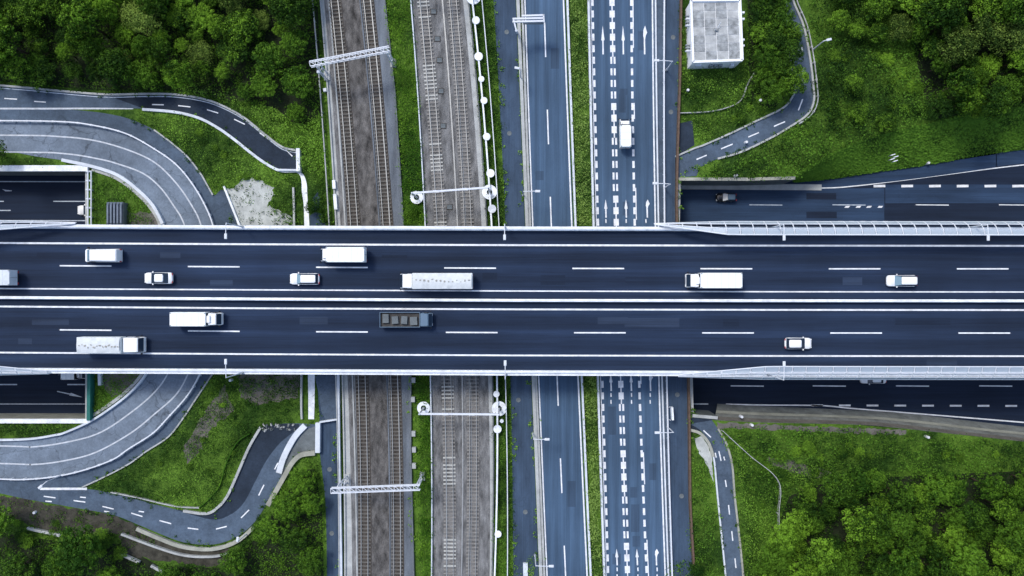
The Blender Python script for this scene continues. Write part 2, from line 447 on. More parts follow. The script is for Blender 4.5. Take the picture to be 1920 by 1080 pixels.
# ------------------------------------------------------------------ ground: one sheet with the two cuttings
NORTH_E = [(1268, 334), (1400, 335), (1490, 331), (1530, 304), (1580, 278), (1640, 256), (1740, 232), (1820, 214), (1920, 200), (2400, 150), (6000, 80)]
SOUTH_E = [(1296, 772), (1340, 788), (1420, 792), (1600, 796), (1700, 804), (1920, 828), (2400, 870), (6000, 1000)]
g = MB()
gp = [(-5000, -5000), (6800, -5000), (6800, 100)] + NORTH_E[::-1] + SOUTH_E + [(6800, 1000), (6800, 5500), (-5000, 5500), (-5000, 790), (166, 790), (166, 316), (-5000, 316)]
gp = [p for p in gp]
g.poly([P(x, y, 0) for x, y in gp], "ground_green")
g.build("ground", kind="structure", label="green overgrown ground between the roads and railway tracks", cat="ground", fix=False)

# the sunken road below and its walls
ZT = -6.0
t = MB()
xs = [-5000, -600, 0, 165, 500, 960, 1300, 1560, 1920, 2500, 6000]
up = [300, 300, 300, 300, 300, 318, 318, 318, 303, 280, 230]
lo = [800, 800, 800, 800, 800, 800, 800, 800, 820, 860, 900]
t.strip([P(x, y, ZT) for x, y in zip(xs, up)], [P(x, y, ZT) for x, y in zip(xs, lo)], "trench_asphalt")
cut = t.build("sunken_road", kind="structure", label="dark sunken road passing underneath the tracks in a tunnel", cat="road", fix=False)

def wall_between(name, pts, z0, z1, m, **kw):
    b = MB()
    A = [P(x, y, z1) for x, y in pts]; B = [Vector((p.x, p.y, z0)) for p in A]
    b.strip(A, B, m)
    return b.build(name, fix=False, **kw)
def retaining(name, pts, thick, zt, zb, m, label, copem="parapet_white", side=1, cope_h=0.25, cope=0.5):
    """retaining wall with a coping: a thing"""
    e = empty(name, label=label, cat="wall")
    A = [P(x, y, 0) for x, y in pts]
    b = MB(); b.sweep([Vector((p.x, p.y, zb)) for p in A], thick, zt - zb - 0.004, m); b.build("wall", e)
    b = MB(); b.sweep([Vector((p.x, p.y, zt)) for p in A], cope, cope_h, copem); b.build("coping", e)
    return e
retaining("retaining_wall", [(-1500, 316.5), (-300, 316.5), (168, 316.5)], 0.5, 0.05, ZT, "concrete_dark", "long retaining wall with pale coping above the dark road, under the curved ramp", cope=0.95, cope_h=0.6)
retaining("retaining_wall", [(-1500, 788.5), (-300, 788.5), (168, 788.5)], 0.5, 0.05, ZT, "concrete_beige", "brownish retaining wall with pale coping at the lower left cutting", cope=0.7, cope_h=0.6)
retaining("retaining_wall", [(1270, 336), (1400, 336.5), (1490, 334)], 0.5, 0.05, ZT, "concrete_dark", "grey retaining wall beside the sunken road near the dark pickup", copem="concrete_beige")
retaining("retaining_wall", [(1298, 779), (1345, 783)], 0.5, 0.05, ZT, "concrete_dark", "short grey retaining wall beside the tunnel mouth right of the service road", copem="concrete")
# tunnel portals (edge beams over the road)
pb = MB(); pb.box(P(168, 552, -0.55) , (0.9, 41.6, 1.0), "concrete"); pb.box((P(168,552).x, 0, -6.1), (0.3, 0.3, 0.1), "concrete")
pb.build("tunnel_portal", label="concrete tunnel edge beam over the dark road on the left", cat="tunnel portal")
pb = MB(); pb.bar(P(1270, 330, -0.55), P(1268, 440, -0.55), 0.9, 1.0, "concrete"); pb.bar(P(1268, 440, -0.55), P(1292, 690, -0.55), 0.9, 1.0, "concrete"); pb.bar(P(1292, 690, -0.55), P(1294, 772, -0.55), 0.9, 1.0, "concrete")
pb.build("tunnel_portal", label="concrete tunnel edge beam at the wall right of the service road", cat="tunnel portal")
# planted and concrete embankments on the right cutting
EMB_T = [(1490, 331), (1530, 304), (1580, 278), (1640, 256), (1740, 232), (1820, 214), (1920, 200), (2400, 150)]
EMB_F = [(1490, 341), (1530, 338), (1580, 332), (1640, 323), (1740, 309), (1820, 294), (1920, 280), (2400, 232)]
def embank(name, top, foot, m, label, n=7):
    b = MB(); A = PL(top, 0.01, n); B = PL(foot, ZT + 0.02, n)
    b.strip(A, B, m)
    return b.build(name, kind="structure", label=label, cat="embankment", fix=False)
embank("embankment", EMB_T,
       EMB_F, "ground_green", "grassy slope down to the widening sunken road")
embank("embankment", [(1340, 788), (1420, 792), (1600, 796), (1700, 804), (1920, 828), (2400, 870)],
       [(1345, 757), (1420, 761), (1600, 769), (1700, 775), (1920, 800), (2400, 845)], "slope_concrete", "pale concrete slope between the sunken road and the scrub below")
for t0, t1, m_, lab in ((.42, .58, "concrete_beige", "thin pale ledge along the concrete slope at lower right"), (.78, .98, "soil_grey", "dusty upper band of the concrete slope at lower right")):
    TT = PL([(1340, 788), (1420, 792), (1600, 796), (1700, 804), (1920, 828), (2400, 870)], 0.01, 7); FF = PL([(1345, 757), (1420, 761), (1600, 769), (1700, 775), (1920, 800), (2400, 845)], ZT + 0.02, 7)
    b = MB(); up_ = Vector((0, .05, .06)); b.strip([f_ * (1 - t1) + a_ * t1 + up_ for a_, f_ in zip(TT, FF)], [f_ * (1 - t0) + a_ * t0 + up_ for a_, f_ in zip(TT, FF)], m_); b.build("embankment", kind="structure", label=lab, cat="embankment", fix=False)
rd = MB()
A = PL([(1400, 350), (1500, 351), (1560, 351), (1640, 344), (1740, 332), (1860, 315), (1920, 306), (2400, 250)], ZT + 0.012)
B = PL([(1400, 337), (1500, 337), (1560, 331), (1640, 322), (1740, 308), (1860, 290), (1920, 280), (2400, 222)], ZT + 0.012)
rd.strip(A, B, "trench_pale"); rd.build("road_shoulder", cut, fix=False)
b = MB(); b.sweep(PL([(1268, 349.5), (1345, 350), (1540, 351.5)], ZT), 1.0, 0.12, "concrete"); b.build("kerb", cut)

# ------------------------------------------------------------------ helpers for paint
def mark(parent, a, b_, wpx, z, name="lane_marking", m="paint", dz=0.008):
    """a painted dash between two plan points, wpx wide (plan pixels at z)"""
    A = P(*a, z + dz); B = P(*b_, z + dz); d = (B - A); d.normalize(); s = Vector((-d.y, d.x, 0)) * (wpx / K(z) / 2)
    bb = MB(); bb.add([A - s, B - s, B + s, A + s], [(0, 1, 2, 3)], m)
    return bb.build(name, parent, fix=False)
def paint_line(parent, pts, wpx, z, name="edge_line", m="paint", dz=0.008):
    wd = wpx / K(z) / 2; A = []; B = []
    for i, p in enumerate(pts):
        d = (pts[min(i + 1, len(pts) - 1)] - pts[max(i - 1, 0)]); d.z = 0; d.normalize(); s = Vector((-d.y, d.x, 0)) * wd
        q = Vector((p.x, p.y, z + dz)); A.append(q + s); B.append(q - s)
    bb = MB(); bb.strip(A, B, m)
    return bb.build(name, parent, fix=False)
def poly_mark(parent, pts, z, name, m="paint", dz=0.008):
    bb = MB(); bb.poly([P(x, y, z + dz) for x, y in pts], m); return bb.build(name, parent, fix=False)

# markings on the sunken road
for x0 in range(-1200 + 100, 165, 156):
    if x0 != 100: pass
for x0, y in ((100, 377.5), (-56, 377.5), (-43, 394.5)):
    mark(cut, (x0, y), (x0 + 63, y), 1.8, ZT, m="worn_paint")
paint_line(cut, PL([(-600, 340.5), (0, 340.5), (200, 340.8)], ZT), 1.8, ZT, m="worn_paint")
paint_line(cut, PL([(-600, 413.5), (0, 413.5), (200, 413.8)], ZT), 1.8, ZT, m="worn_paint")
paint_line(cut, PL([(-600, 757.5), (0, 757.5), (200, 757.5)], ZT), 1.6, ZT, m="worn_paint")
for x0 in (-31, 126): mark(cut, (x0, 721), (x0 + 63, 721), 2.2, ZT, m="worn_paint")
poly_mark(cut, [(107, 733), (132, 738), (133, 736.5), (155, 745), (130, 741.5), (131, 740), (107, 734.6)], ZT, "road_arrow", m="worn_paint")
poly_mark(cut, [(22, 357), (10, 356), (4, 354.5), (10, 358.6), (22, 358.4)], ZT, "road_arrow", m="worn_paint")
for x0 in (1370, 1524, 1680, 1836, 1992): mark(cut, (x0, 723.5), (x0 + 62, 724), 2.0, ZT)
for x0 in (1405, 1561, 1717, 1873): mark(cut, (x0, 384), (x0 + 62, 384.5), 1.6, ZT, m="worn_paint" if x0 < 1700 else "paint")
for i, x0 in enumerate(range(1521, 2100, 52)): mark(cut, (x0, 760 + i * .15), (x0 + 22, 760 + i * .15), 3.4, ZT)
for x0 in range(1638, 2100, 52): mark(cut, (x0, 349), (x0 + 22, 348.6), 4.6, ZT)
for x0 in (1583, 1604, 1624, 1645): poly_mark(cut, [(x0, 389.5), (x0 + 3, 386.2), (x0 + 11, 386), (x0 + 8, 389.6)], ZT, "hatch_marking")
for x0 in (1571, 1592, 1613, 1634, 1655): poly_mark(cut, [(x0, 414.5), (x0 + 10, 414.5), (x0 + 13, 418), (x0 + 3, 418)], ZT, "hatch_marking")
paint_line(cut, PL([(1262, 351), (1400, 352), (1540, 352.5), (1600, 349), (1700, 337), (1860, 316), (2000, 300)], ZT), 2.0, ZT)
paint_line(cut, PL([(1262, 757.5), (1328, 757.5)], ZT), 2.4, ZT, m="worn_paint")
paint_line(cut, PL([(1361, 758), (1440, 759.5), (1540, 760.5), (1600, 766), (1750, 778), (1920, 792), (2200, 815)], ZT), 2.4, ZT)
# darker resurfaced patches
def patch(parent, x0, y0, x1, y1, z, m, dz=0.005, name="asphalt_patch"):
    bb = MB(); a = P(x0, y0, z + dz); b2 = P(x1, y1, z + dz)
    bb.add([(a.x, b2.y, z + dz), (b2.x, b2.y, z + dz), (b2.x, a.y, z + dz), (a.x, a.y, z + dz)], [(0, 1, 2, 3)], m)
    return bb.build(name, parent, fix=False)
patch(cut, 1269, 353, 1658, 416, ZT, "trench_pale", 0.003)
patch(cut, 1512, 362, 1568, 374, ZT, "trench_asphalt", 0.0055)
patch(cut, 1512, 397, 1569, 409, ZT, "trench_asphalt", 0.0055)
patch(cut, 1660, 346, 1990, 381, ZT, "trench_pale", 0.003)

# ------------------------------------------------------------------ corridor surfaces
def band(name, LA, LB, z, m, th=0.25, ys=YS, **kw):
    b = MB(); A = LA.pts(z, ys); B = LB.pts(z, ys)
    b.strip(B, A, m)
    b.strip(A, at_z(A, -th), m); b.strip(at_z(B, -th), B, m)
    return b.build(name, fix=False, **kw)
bed1 = band("ballast_bed", L_bed1a, L_bed1b, 0.20, "ballast", kind="structure", label="brown ballast bed of the two western tracks", cat="track bed")
class Off(Line):
    def __init__(s, b, d): s.b = b; s.dd = d
    def x(s, y): return s.b.x(y) + s.dd
bed2 = band("ballast_bed", L_bed2a, L_bed2b, 0.20, "ballast_light", kind="structure", label="grey ballast bed of the two eastern tracks", cat="track bed")
band("track_walkway", L_edge, L_bed1a, 0.16, "concrete", kind="structure", label="narrow concrete strip west of the brown ballast bed", cat="walkway")
band("track_walkway", L_bed2b, L_walk, 0.18, "concrete", kind="structure", label="narrow concrete strip east of the grey ballast bed", cat="walkway")
band("ballast_bed", L_bed1a, Off(L_bed1a, 13), 0.206, "ballast_light", kind="structure", label="pale strip of gravel at the west edge of the brown ballast", cat="track bed")
band("ballast_bed", Off(L_bed1b, -24), Off(L_bed1b, -2), 0.206, "ballast_blue", kind="structure", label="bluish strip of gravel at the east edge of the brown ballast", cat="track bed")
for LT, lab in ((T[0], "westernmost"), (T[1], "second")):
    band("ballast_bed", Off(LT, -13), Off(LT, 13), 0.212, "ballast_oily", kind="structure", label="dark oily ballast under the %s track" % lab, cat="track bed")
svw = band("service_road", L_sw_a, L_sw_b, 0.05, "service_asphalt", kind="structure", label="dark service road between the rail corridor and the main road", cat="road")
rd1 = band("main_road", L_r1a, L_r1b, 0.06, "road_asphalt", kind="structure", label="two lane carriageway left of the planted median", cat="road")
rd2 = band("main_road", L_r2a, L_grail, 0.06, "road_asphalt", kind="structure", label="three lane carriageway with block markings right of the median", cat="road")
sve = band("service_road", L_grail, L_se_b, 0.05, "service_asphalt", kind="structure", label="dark service road right of the three lane carriageway", cat="road", ys=sorted(YS + [300, 430, 690]))
band("median_bed", L_med_a, L_med_b, 0.10, "ground_green", kind="structure", label="earth bed of the planted median", cat="ground")
band("road_shoulder", Off(L_e, 2), L_grail, 0.075, "side_asphalt", kind="structure", label="grey shoulder strip between edge line and guard rail", cat="road shoulder")

def barrier(LN, z, h, wpx, m, label, dx=0, name="concrete_barrier", cat="barrier", posts=None, gap=None):
    ys = [y for y in YS]
    pts = [P(LN.x(y) + dx, y, z) for y in ys]
    b = MB(); b.sweep(pts, wpx / K(0), h, m)
    if posts is None:
        return b.build(name, label=label, cat=cat)
    e = empty(name, label=label, cat=cat)
    b = MB(); b.sweep(at_z(pts, h - 0.3), wpx / K(0), 0.3, m); b.build("rail", e)
    pb = MB(); pb.box((0, 0, h / 2 - 0.02), (0.16, 0.16, h + 0.06), m); pm = pb.mesh("post")
    y = -60
    while y < 1140:
        if not (445 < y < 680):
            o = link("post", pm, e); o.location = P(LN.x(y) + dx, y, z)
        y += posts
    return e
barrier(L_sw_b, 0.05, 0.55, 6, "concrete", "weathered concrete kerb wall beside the two lane carriageway", dx=4)
barrier(L_r1a, 0.06, 0.35, 4.2, "concrete", "pale kerb along the left edge of the two lane carriageway", dx=-3, name="concrete_kerb", cat="kerb")
barrier(L_med_a, 0.06, 0.75, 3.6, "concrete_light", "pale concrete barrier on the left side of the planted median", dx=-2.2)
barrier(L_med_b, 0.06, 0.75, 3.8, "concrete_light", "pale concrete barrier on the right side of the planted median", dx=2.6)
barrier(L_e, 0.08, 0.30, 2.6, "concrete_light", "pale kerb running along the right shoulder", dx=5.5, name="concrete_kerb", cat="kerb")
barrier(L_grail, 0.07, 0.85, 2.6, "steel_white", "white guard rail between shoulder and right service road", name="guard_rail", cat="guard rail", posts=21.5)
barrier(L_se_b, 0.05, 0.9, 3.6, "rust", "rusty brown wall along the right service road", name="boundary_wall", cat="wall", dx=0.5)
barrier(L_fence0, 0.0, 1.0, 1.8, "concrete", "thin grey trackside fence next to the wood", name="trackside_fence", cat="fence", posts=34)
barrier(L_edge, 0.16, 0.35, 2.6, "concrete", "pale kerb along the western edge of the tracks", name="concrete_kerb", cat="kerb")
barrier(L_fence1, 0.0, 1.1, 1.6, "steel_white", "thin white fence in the green strip beside the conduit", name="trackside_fence", cat="fence", posts=30)
barrier(L_bed2a, 0.0, 0.7, 2.0, "concrete_light", "thin pale fence between the central green strip and grey ballast", name="trackside_fence", cat="fence", posts=30)
barrier(L_walk, 0.0, 0.5, 1.8, "concrete_dark", "dark cable trough edge beside the white conduit", dx=1.5, name="cable_trough", cat="trough")
barrier(L_bed1b, 0.1, 0.5, 1.5, "concrete_dark", "dark low wall along the edge of the brown ballast", dx=-1, name="low_wall", cat="wall")

# carriageway paint
def ln(parent, LN, y0, y1, wpx, dx=0, z=0.06, **kw):
    ys = list(np.arange(y0, y1 + .1, 30)) if y1 - y0 > 30 else [y0, y1]
    return paint_line(parent, [P(LN.x(y) + dx, y, z) for y in ys], wpx, z, **kw)
ln(rd1, L_r1a, -400, 1500, 2.4, 2.2)
ln(rd1, L_r1b, -400, 1500, 2.6, -2.6)
for y0 in np.arange(42 - 163.5 * 2, 1300, 163.5):
    mark(rd1, (L_r1c.x(y0), y0), (L_r1c.x(y0 + 65), y0 + 65), 2.4, 0.06)
ln(rd2, L_r2a, -400, 1500, 1.6, 1.6)
ln(rd2, L_e, -400, 1500, 2.6, 0, z=0.075)
SOLID = [(-300, -120), (-60, 103), (193, 250), (352, 432), (690, 742), (848, 925), (1012, 1120)]
solid = lambda y: any(a <= y <= b for a, b in SOLID)
y = -2 - 21.7 * 6
bm13 = 13.0
while y < 1200:
    if not (440 < y < 675):
        x = L_r2a.x(y)
        mark(rd2, (x + 4.8, y), (L_r2a.x(y + bm13) + 4.8, y + bm13), 4.2, 0.06, name="block_marking")
        x = L_c.x(y); x2 = L_c.x(y + bm13)
        if solid(y + 6):
            mark(rd2, (x, y), (x2, y + bm13), 9.6, 0.06, name="block_marking")
            mark(rd2, (x2, y + bm13), (L_c.x(y + 21.7), y + 21.7), 2.2, 0.06, name="lane_marking")
        else:
            for d in (-3.1, 3.1): mark(rd2, (x + d, y), (x2 + d, y + bm13), 3.6, 0.06, name="block_marking")
        x = L_r.x(y); x2 = L_r.x(y + bm13)
        mark(rd2, (x - 1.4, y), (x2 - 1.4, y + bm13), 4.4, 0.06, name="block_marking")
    y += 21.7
for a, b_ in SOLID[1:]:
    ln(rd2, L_r, a, b_, 1.8, 1.8, name="lane_marking", dz=0.012)
def arrow(xc, y0, y1, turn=False, sc=1.0):
    d = (L_c.x(y1) - L_c.x(y0))
    def q(dx, t): return (xc + dx * sc + d * t, y0 + (y1 - y0) * t)
    if not turn:
        pts = [q(0, 0), q(3.0, .5), q(1.2, .53), q(1.4, 1), q(-1.4, 1), q(-1.2, .53), q(-3.0, .5)]
    else:
        pts = [q(1.5, 0), q(5.2, .24), q(2.2, .36), q(1.2, .5), q(1.2, 1), q(-1.4, 1), q(-1.4, .42), q(-2.4, .36), q(-1.8, .16)]
    poly_mark(rd2, pts, 0.06, "road_arrow")
for (xs3, y0, y1) in (((1130, 1168, 1208), 48, 102), ((1135.5, 1173.5, 1213), 374, 408), ((1145, 1183, 1219), 700, 733), ((1156, 1194, 1230), 1029, 1060)):
    for i, x in enumerate(xs3): arrow(x, y0, y1, i == 2, 1.0)
for (xs3, ys3) in (((1136, 1174, 1211), (411,)), ((1145.5, 1184, 1219), (737, 750)), ((1157, 1196, 1232), (1064, 1077))):
    for y0 in ys3:
        for x in xs3: mark(rd2, (x, y0), (x + .3, y0 + 7), 2.2, 0.06, m="paint")

# ------------------------------------------------------------------ railway tracks
TR_LABELS = ["westernmost railway track on brown ballast with dark sleepers", "second railway track on brown ballast beside the central green strip",
             "third railway track with pale sleepers on grey ballast", "easternmost railway track beside the white conduit"]
def sleeper_mesh(m):
    b = MB(); b.box((0, 0, 0), (2.0, 0.24, 0.16), m); return b.mesh("sleeper")
SM = {k: sleeper_mesh(k) for k in ("sleeper", "sleeper_light", "sleeper_dark")}
for i, LT in enumerate(T):
    e = empty("railway_track", label=TR_LABELS[i], cat="railway track")
    ys = list(range(-60, 1150, 30))
    for s in (-1, 1):
        b = MB(); b.sweep([P(LT.x(y) + s * 6.4, y, 0.33) for y in ys], 0.11 if i != 1 else (0.15 if s > 0 else 0.10), 0.14, "rail_steel")
        b.build("rail", e)
    y = -10
    while y < 1092:
        if i == 2:
            mm = "sleeper_light" if (math.sin(y * .043 + 1.2) + random.uniform(-.5, .5) > .45) else "sleeper"
        elif i == 3: mm = "sleeper"
        else: mm = "sleeper_dark"
        if not (440 < y < 680):
            o = link("sleeper", SM[mm], e)
            o.location = P(LT.x(y), y, 0.25)
            o.rotation_euler = (0, 0, math.atan2(-(LT.x(y + 5) - LT.x(y - 5)), 10) * -1 + random.uniform(-.015, .015))
        y += 7.0
# cable troughs beside the tracks
for dx, LT, lab, m in ((-19.5, T[3], "thin pale cable trough left of the easternmost track", "rail_steel"), (-13.5, T[1], "blue grey cable trough left of the second track", "ballast_blue"), (9, L_bed1a, "pale cable trough beside the western track", "concrete"),
                    ):
    b = MB(); b.sweep([P(LT.x(y) + dx, y, 0.2) for y in range(-100, 1200, 40)], 0.22, 0.12, m); b.build("cable_trough", label=lab, cat="cable trough")
# equipment pits between the tracks
db = MB(); db.box((0, 0, 0.06), (1.0, 0.9, 0.12), "ballast_oily"); db.box((0, 0, 0.14), (0.8, 0.7, 0.05), "concrete_dark"); dmesh = db.mesh("cover_box")
for k, (px, py) in enumerate([(813, 22), (820, 73), (824, 113), (827, 171), (831, 236), (843, 388)]):
    o = link("equipment_cover", dmesh, label=["dark square trackside cover nearest the top edge of the photo", "dark square trackside cover, second from the top", "dark square trackside cover, third from the top", "dark square trackside cover, fourth from the top", "dark square trackside cover, fifth from the top", "dark square trackside cover closest to the bridge"][k], cat="equipment cover", group="dark covers on the grey ballast")
    o.location = P(px, py, 0.2)
bb = MB(); bb.box((0, 0, 0.35), (0.6, 0.85, 0.7), "concrete"); bmesh_ = bb.mesh("box")
for (x0, y0, x1, y1, lab) in ((626, 338, 627, 354, "short white duct cover west of the tracks above the bridge"), (628, 364, 630, 393, "long white duct cover west of the tracks above the bridge"), (609, 166, 610, 172, "small white box beside the trackside fence")):
    b = MB(); b.bar(P(x0, y0, .6), P(x1, y1, .6), .5, .5, "parapet_white"); b.build("duct_cover", label=lab, cat="duct cover")
for k, (px, py) in enumerate([(776, 712), (775, 748), (776, 812), (777, 842), (777, 872)]):
    o = link("trackside_cabinet", bmesh_, label=["pale trackside cabinet just below the bridge", "second pale trackside cabinet below the bridge", "pale trackside cabinet below the lower thin gantry", "fourth pale trackside cabinet along the lower green strip", "pale trackside cabinet nearest the lower truss gantry"][k], cat="cabinet", group="cabinets along the lower green strip")
    o.location = P(px, py, 0.15)

# ------------------------------------------------------------------ bridge: the elevated motorway
ZD = 8.0
def interp(tab, x):
    return float(np.interp(x, [t[0] for t in tab], [t[1] for t in tab]))
XS = list(range(-640, 2600, 80))
def dl(tab, z=ZD, dy=0, xs=XS):
    return [P(x, interp(tab, x) + dy, z) for x in xs]
UP_OUT = [(-640, 418), (0, 421.5), (480, 424.5), (960, 426.2), (1440, 427), (1920, 427.5), (2600, 428)]
UP_LINE = [(-640, 453), (0, 455.6), (480, 458), (960, 459.6), (1440, 460.6), (1920, 461), (2600, 461.5)]
UP_DASH = [(-640, 495), (0, 497.5), (480, 500.5), (960, 503), (1440, 504), (1920, 504), (2600, 504)]
UP_IN = [(-640, 537), (0, 541), (480, 543.5), (960, 545.6), (1440, 547), (1920, 547.5), (2600, 548)]
MED = [(-640, 555), (0, 558), (480, 560.8), (960, 563.4), (1440, 564), (1920, 564.3), (2600, 565)]
LO_IN = [(-640, 572), (0, 574.6), (480, 578), (960, 580), (1440, 581), (1920, 581.3), (2600, 582)]
LO_DASH = [(-640, 615), (0, 617.5), (480, 621.5), (960, 623.7), (1440, 624.3), (1920, 624.5), (2600, 625)]
LO_LINE = [(-640, 658), (0, 661), (480, 664), (960, 666.4), (1440, 667.4), (1920, 667.8), (2600, 668)]
LO_OUT = [(-640, 696), (0, 698.5), (480, 700.5), (960, 703), (1440, 704.5), (1920, 705), (2600, 705.5)]
d = MB()
A = dl(UP_OUT); B = dl(LO_OUT)
d.strip(B, A, "deck_asphalt")
d.strip(A, at_z(A, -1.3), "concrete"); d.strip(at_z(B, -1.3), B, "concrete"); d.strip(at_z(A, -1.3), at_z(B, -1.3), "concrete")
deck = d.build("elevated_road", kind="structure", label="dark six lane elevated motorway crossing above everything", cat="elevated road", fix=False)
for tab, wpx in ((UP_LINE, 3.4), (UP_IN, 2.4), (LO_IN, 3.2), (LO_LINE, 3.0)):
    paint_line(deck, dl(tab), wpx, ZD)
x = 112 - 240.3 * 3
while x < 2500:
    mark(deck, (x, interp(UP_DASH, x)), (x + 97, interp(UP_DASH, x + 97)), 2.5, ZD, name="lane_marking")
    x2 = x + (3 if x > 800 else 0)
    mark(deck, (x2, interp(LO_DASH, x2)), (x2 + 97, interp(LO_DASH, x2 + 97)), 2.5, ZD, name="lane_marking")
    x += 240.3
# parapets and median
def parapet(tab, dy, z, h, wpx, label, m="parapet_white"):
    e = empty("bridge_parapet", label=label, cat="parapet")
    b = MB(); b.sweep(dl(tab, z, dy), wpx / K(ZD), h, m); b.build("wall", e)
    b = MB(); b.sweep(dl(tab, z + h + .28, dy), 0.14, 0.1, "steel_white"); b.build("handrail", e)
    pb = MB(); pb.box((0, 0, .14), (0.12, 0.12, .28), "steel_white"); pm = pb.mesh("post")
    for x in range(-80, 2020, 34):
        o = link("post", pm, e); o.location = P(x, interp(tab, x) + dy, z + h)
    return e
parapet(UP_OUT, 3.0, ZD, 0.9, 7.4, "white concrete parapet along the upper edge of the bridge")
parapet(LO_OUT, -4.6, ZD, 0.9, 9.0, "white concrete parapet along the lower edge of the bridge")
b = MB(); b.sweep(dl(MED, ZD), 5.6 / K(ZD), 0.32, "parapet_white"); b.sweep(dl(MED, ZD + .32), 3.6 / K(ZD), 0.6, "parapet_white")
b.build("median_barrier", label="white concrete barrier dividing the two bridge carriageways", cat="barrier")
# piers
pm = MB(); pm.cyl((0, 0, 0.0), 1.1, 5.4, "concrete", 20); pierm = pm.mesh("column", True)
for k, (x, lab) in enumerate([(240 + 300, "bridge pier hidden under the deck left of the tracks"), (786, "bridge pier under the deck in the central green strip"), (940, "bridge pier under the deck east of the tracks"), (1095, "bridge pier under the deck in the planted median"), (1262, "bridge pier under the deck by the right service road")]):
    e = empty("bridge_pier", P(x, 565, 0), label=lab, cat="bridge pier")
    for yy in (-6, 6):
        o = link("column", pierm, e); o.location = (0, yy, 0)
    b = MB(); b.box((0, 0, 6.05), (2.2, 18, 1.28), "concrete", taper=1.0); b.build("crosshead", e)

# leaning noise screens, frame by frame
def noise_screen(tab, sgn, xa, xb, taper_at, label, shift):
    """tab: deck edge; sgn: +1 the road lies south (down) of the edge; rises over taper"""
    e = empty("noise_screen", label=label, cat="noise screen")
    prof = [(0.0, 0.75), (-0.22, 1.9), (-0.15, 3.0), (0.30, 4.0), (1.05, 4.7), (1.95, 5.0)]
    step = 24.4
    n = int((xb - xa) / step)
    def frame(x):
        t = (x - taper_at[0]) / (taper_at[1] - taper_at[0]); t = min(max(t, 0.04), 1)
        base = P(x, interp(tab, x), ZD)
        return [base + Vector((0, -sgn * (u * t - shift), 0)) + Vector((0, 0, 0.7 + (h - 0.7) * t)) for u, h in prof]
    pnl = MB()
    fr = [frame(xa + i * step) for i in range(n + 1)]
    for i, f in enumerate(fr):
        b = MB(); b.tube(f, 0.075, "steel_white", 5); b.build("post", e)
    for i in range(n):
        for j in range(1, 5):
            if j == 3: continue
            a0, a1 = fr[i][j], fr[i][j + 1]; b0, b1 = fr[i + 1][j], fr[i + 1][j + 1]
            g_ = Vector((0.12, 0, 0))
            u = (a1 - a0) * 0.06
            bb = MB()
            q = [a0 + g_ + u, b0 - g_ + u, b1 - g_ - u, a1 + g_ - u]
            nrm = (q[1] - q[0]).cross(q[3] - q[0]).normalized() * 0.03
            bb.hexa([v - nrm for v in q], [v + nrm for v in q], "noise_panel")
            bb.build("panel", e)
    for j in (1, 2, 3, 4, 5):
        b = MB(); b.tube([f[j] for f in fr], 0.07 if j != 5 else 0.10, "steel_white", 5); b.build("cross_rail", e)
    return e
noise_screen(UP_OUT, 1, 1225, 2150, (1215, 1350), "long leaning noise screen on the upper edge of the bridge at right", 0.55)
noise_screen(LO_OUT, -1, 1270, 2150, (1240, 1420), "long leaning noise screen on the lower edge of the bridge at right", 0.05)
noise_screen(UP_OUT, 1, -340, 150, (165, -40), "short leaning noise screen at the upper left end of the bridge", 0.35)
noise_screen(LO_OUT, -1, -340, 120, (135, -30), "short leaning noise screen at the lower left end of the bridge", 0.0)

# ------------------------------------------------------------------ street lamps
def lamp(base, height, arm, label, group, heavy=1.0):
    """arm: plan vector from pole top to lamp head"""
    e = empty("street_lamp", base, label=label, cat="street lamp", group=group)
    b = MB(); b.tube([(0, 0, 0), (0, 0, height)], 0.11 * heavy, "steel_white", 8, 0.07 * heavy); b.cyl((0, 0, 0), 0.2, 0.3, "steel_grey", 10); b.build("pole", e)
    a = Vector((arm[0], arm[1], 0)); L = a.length; dd = a.normalized()
    b = MB(); b.tube([Vector((0, 0, height)), dd * L * .3 + Vector((0, 0, height + .15)), dd * (L - .35) + Vector((0, 0, height + .18))], 0.065 * heavy, "steel_white", 6); b.build("arm", e)
    b = MB(); rz = math.atan2(dd.y, dd.x)
    b.box(dd * (L - .1) + Vector((0, 0, height + .2)), (0.85, 0.42, 0.16), "steel_white", rz, 0.85); h = b.build("lamp_head", e, bevel=0.05)
    b = MB(); b.box(dd * (L - .1) + Vector((0, 0, height + .10)), (0.6, 0.3, 0.04), "lamp_clear", rz); b.build("lens", h)
    return e
G1 = "street lamps on the bridge parapets"
for px, lab in ((455, "street lamp on the upper bridge edge above the pale sand patch"), (947, "street lamp on the upper bridge edge beside the west service road"), (1440, "street lamp on the upper bridge edge at the start of the noise screen"), (1800, "street lamp on the upper bridge edge far right")):
    lamp(P(px, interp(UP_OUT, px) + 1, ZD + .9), 7.0, (0, -2.0), lab, G1)
for px, lab in ((455, "street lamp on the lower bridge edge above the inner ramp bend"), (948, "street lamp on the lower bridge edge above the white fence"), (1440, "street lamp on the lower bridge edge by the noise screen")):
    lamp(P(px, interp(LO_OUT, px) - 2, ZD + .9), 7.0, (0, 2.4), lab, G1)
G2 = "street lamps along the main road"
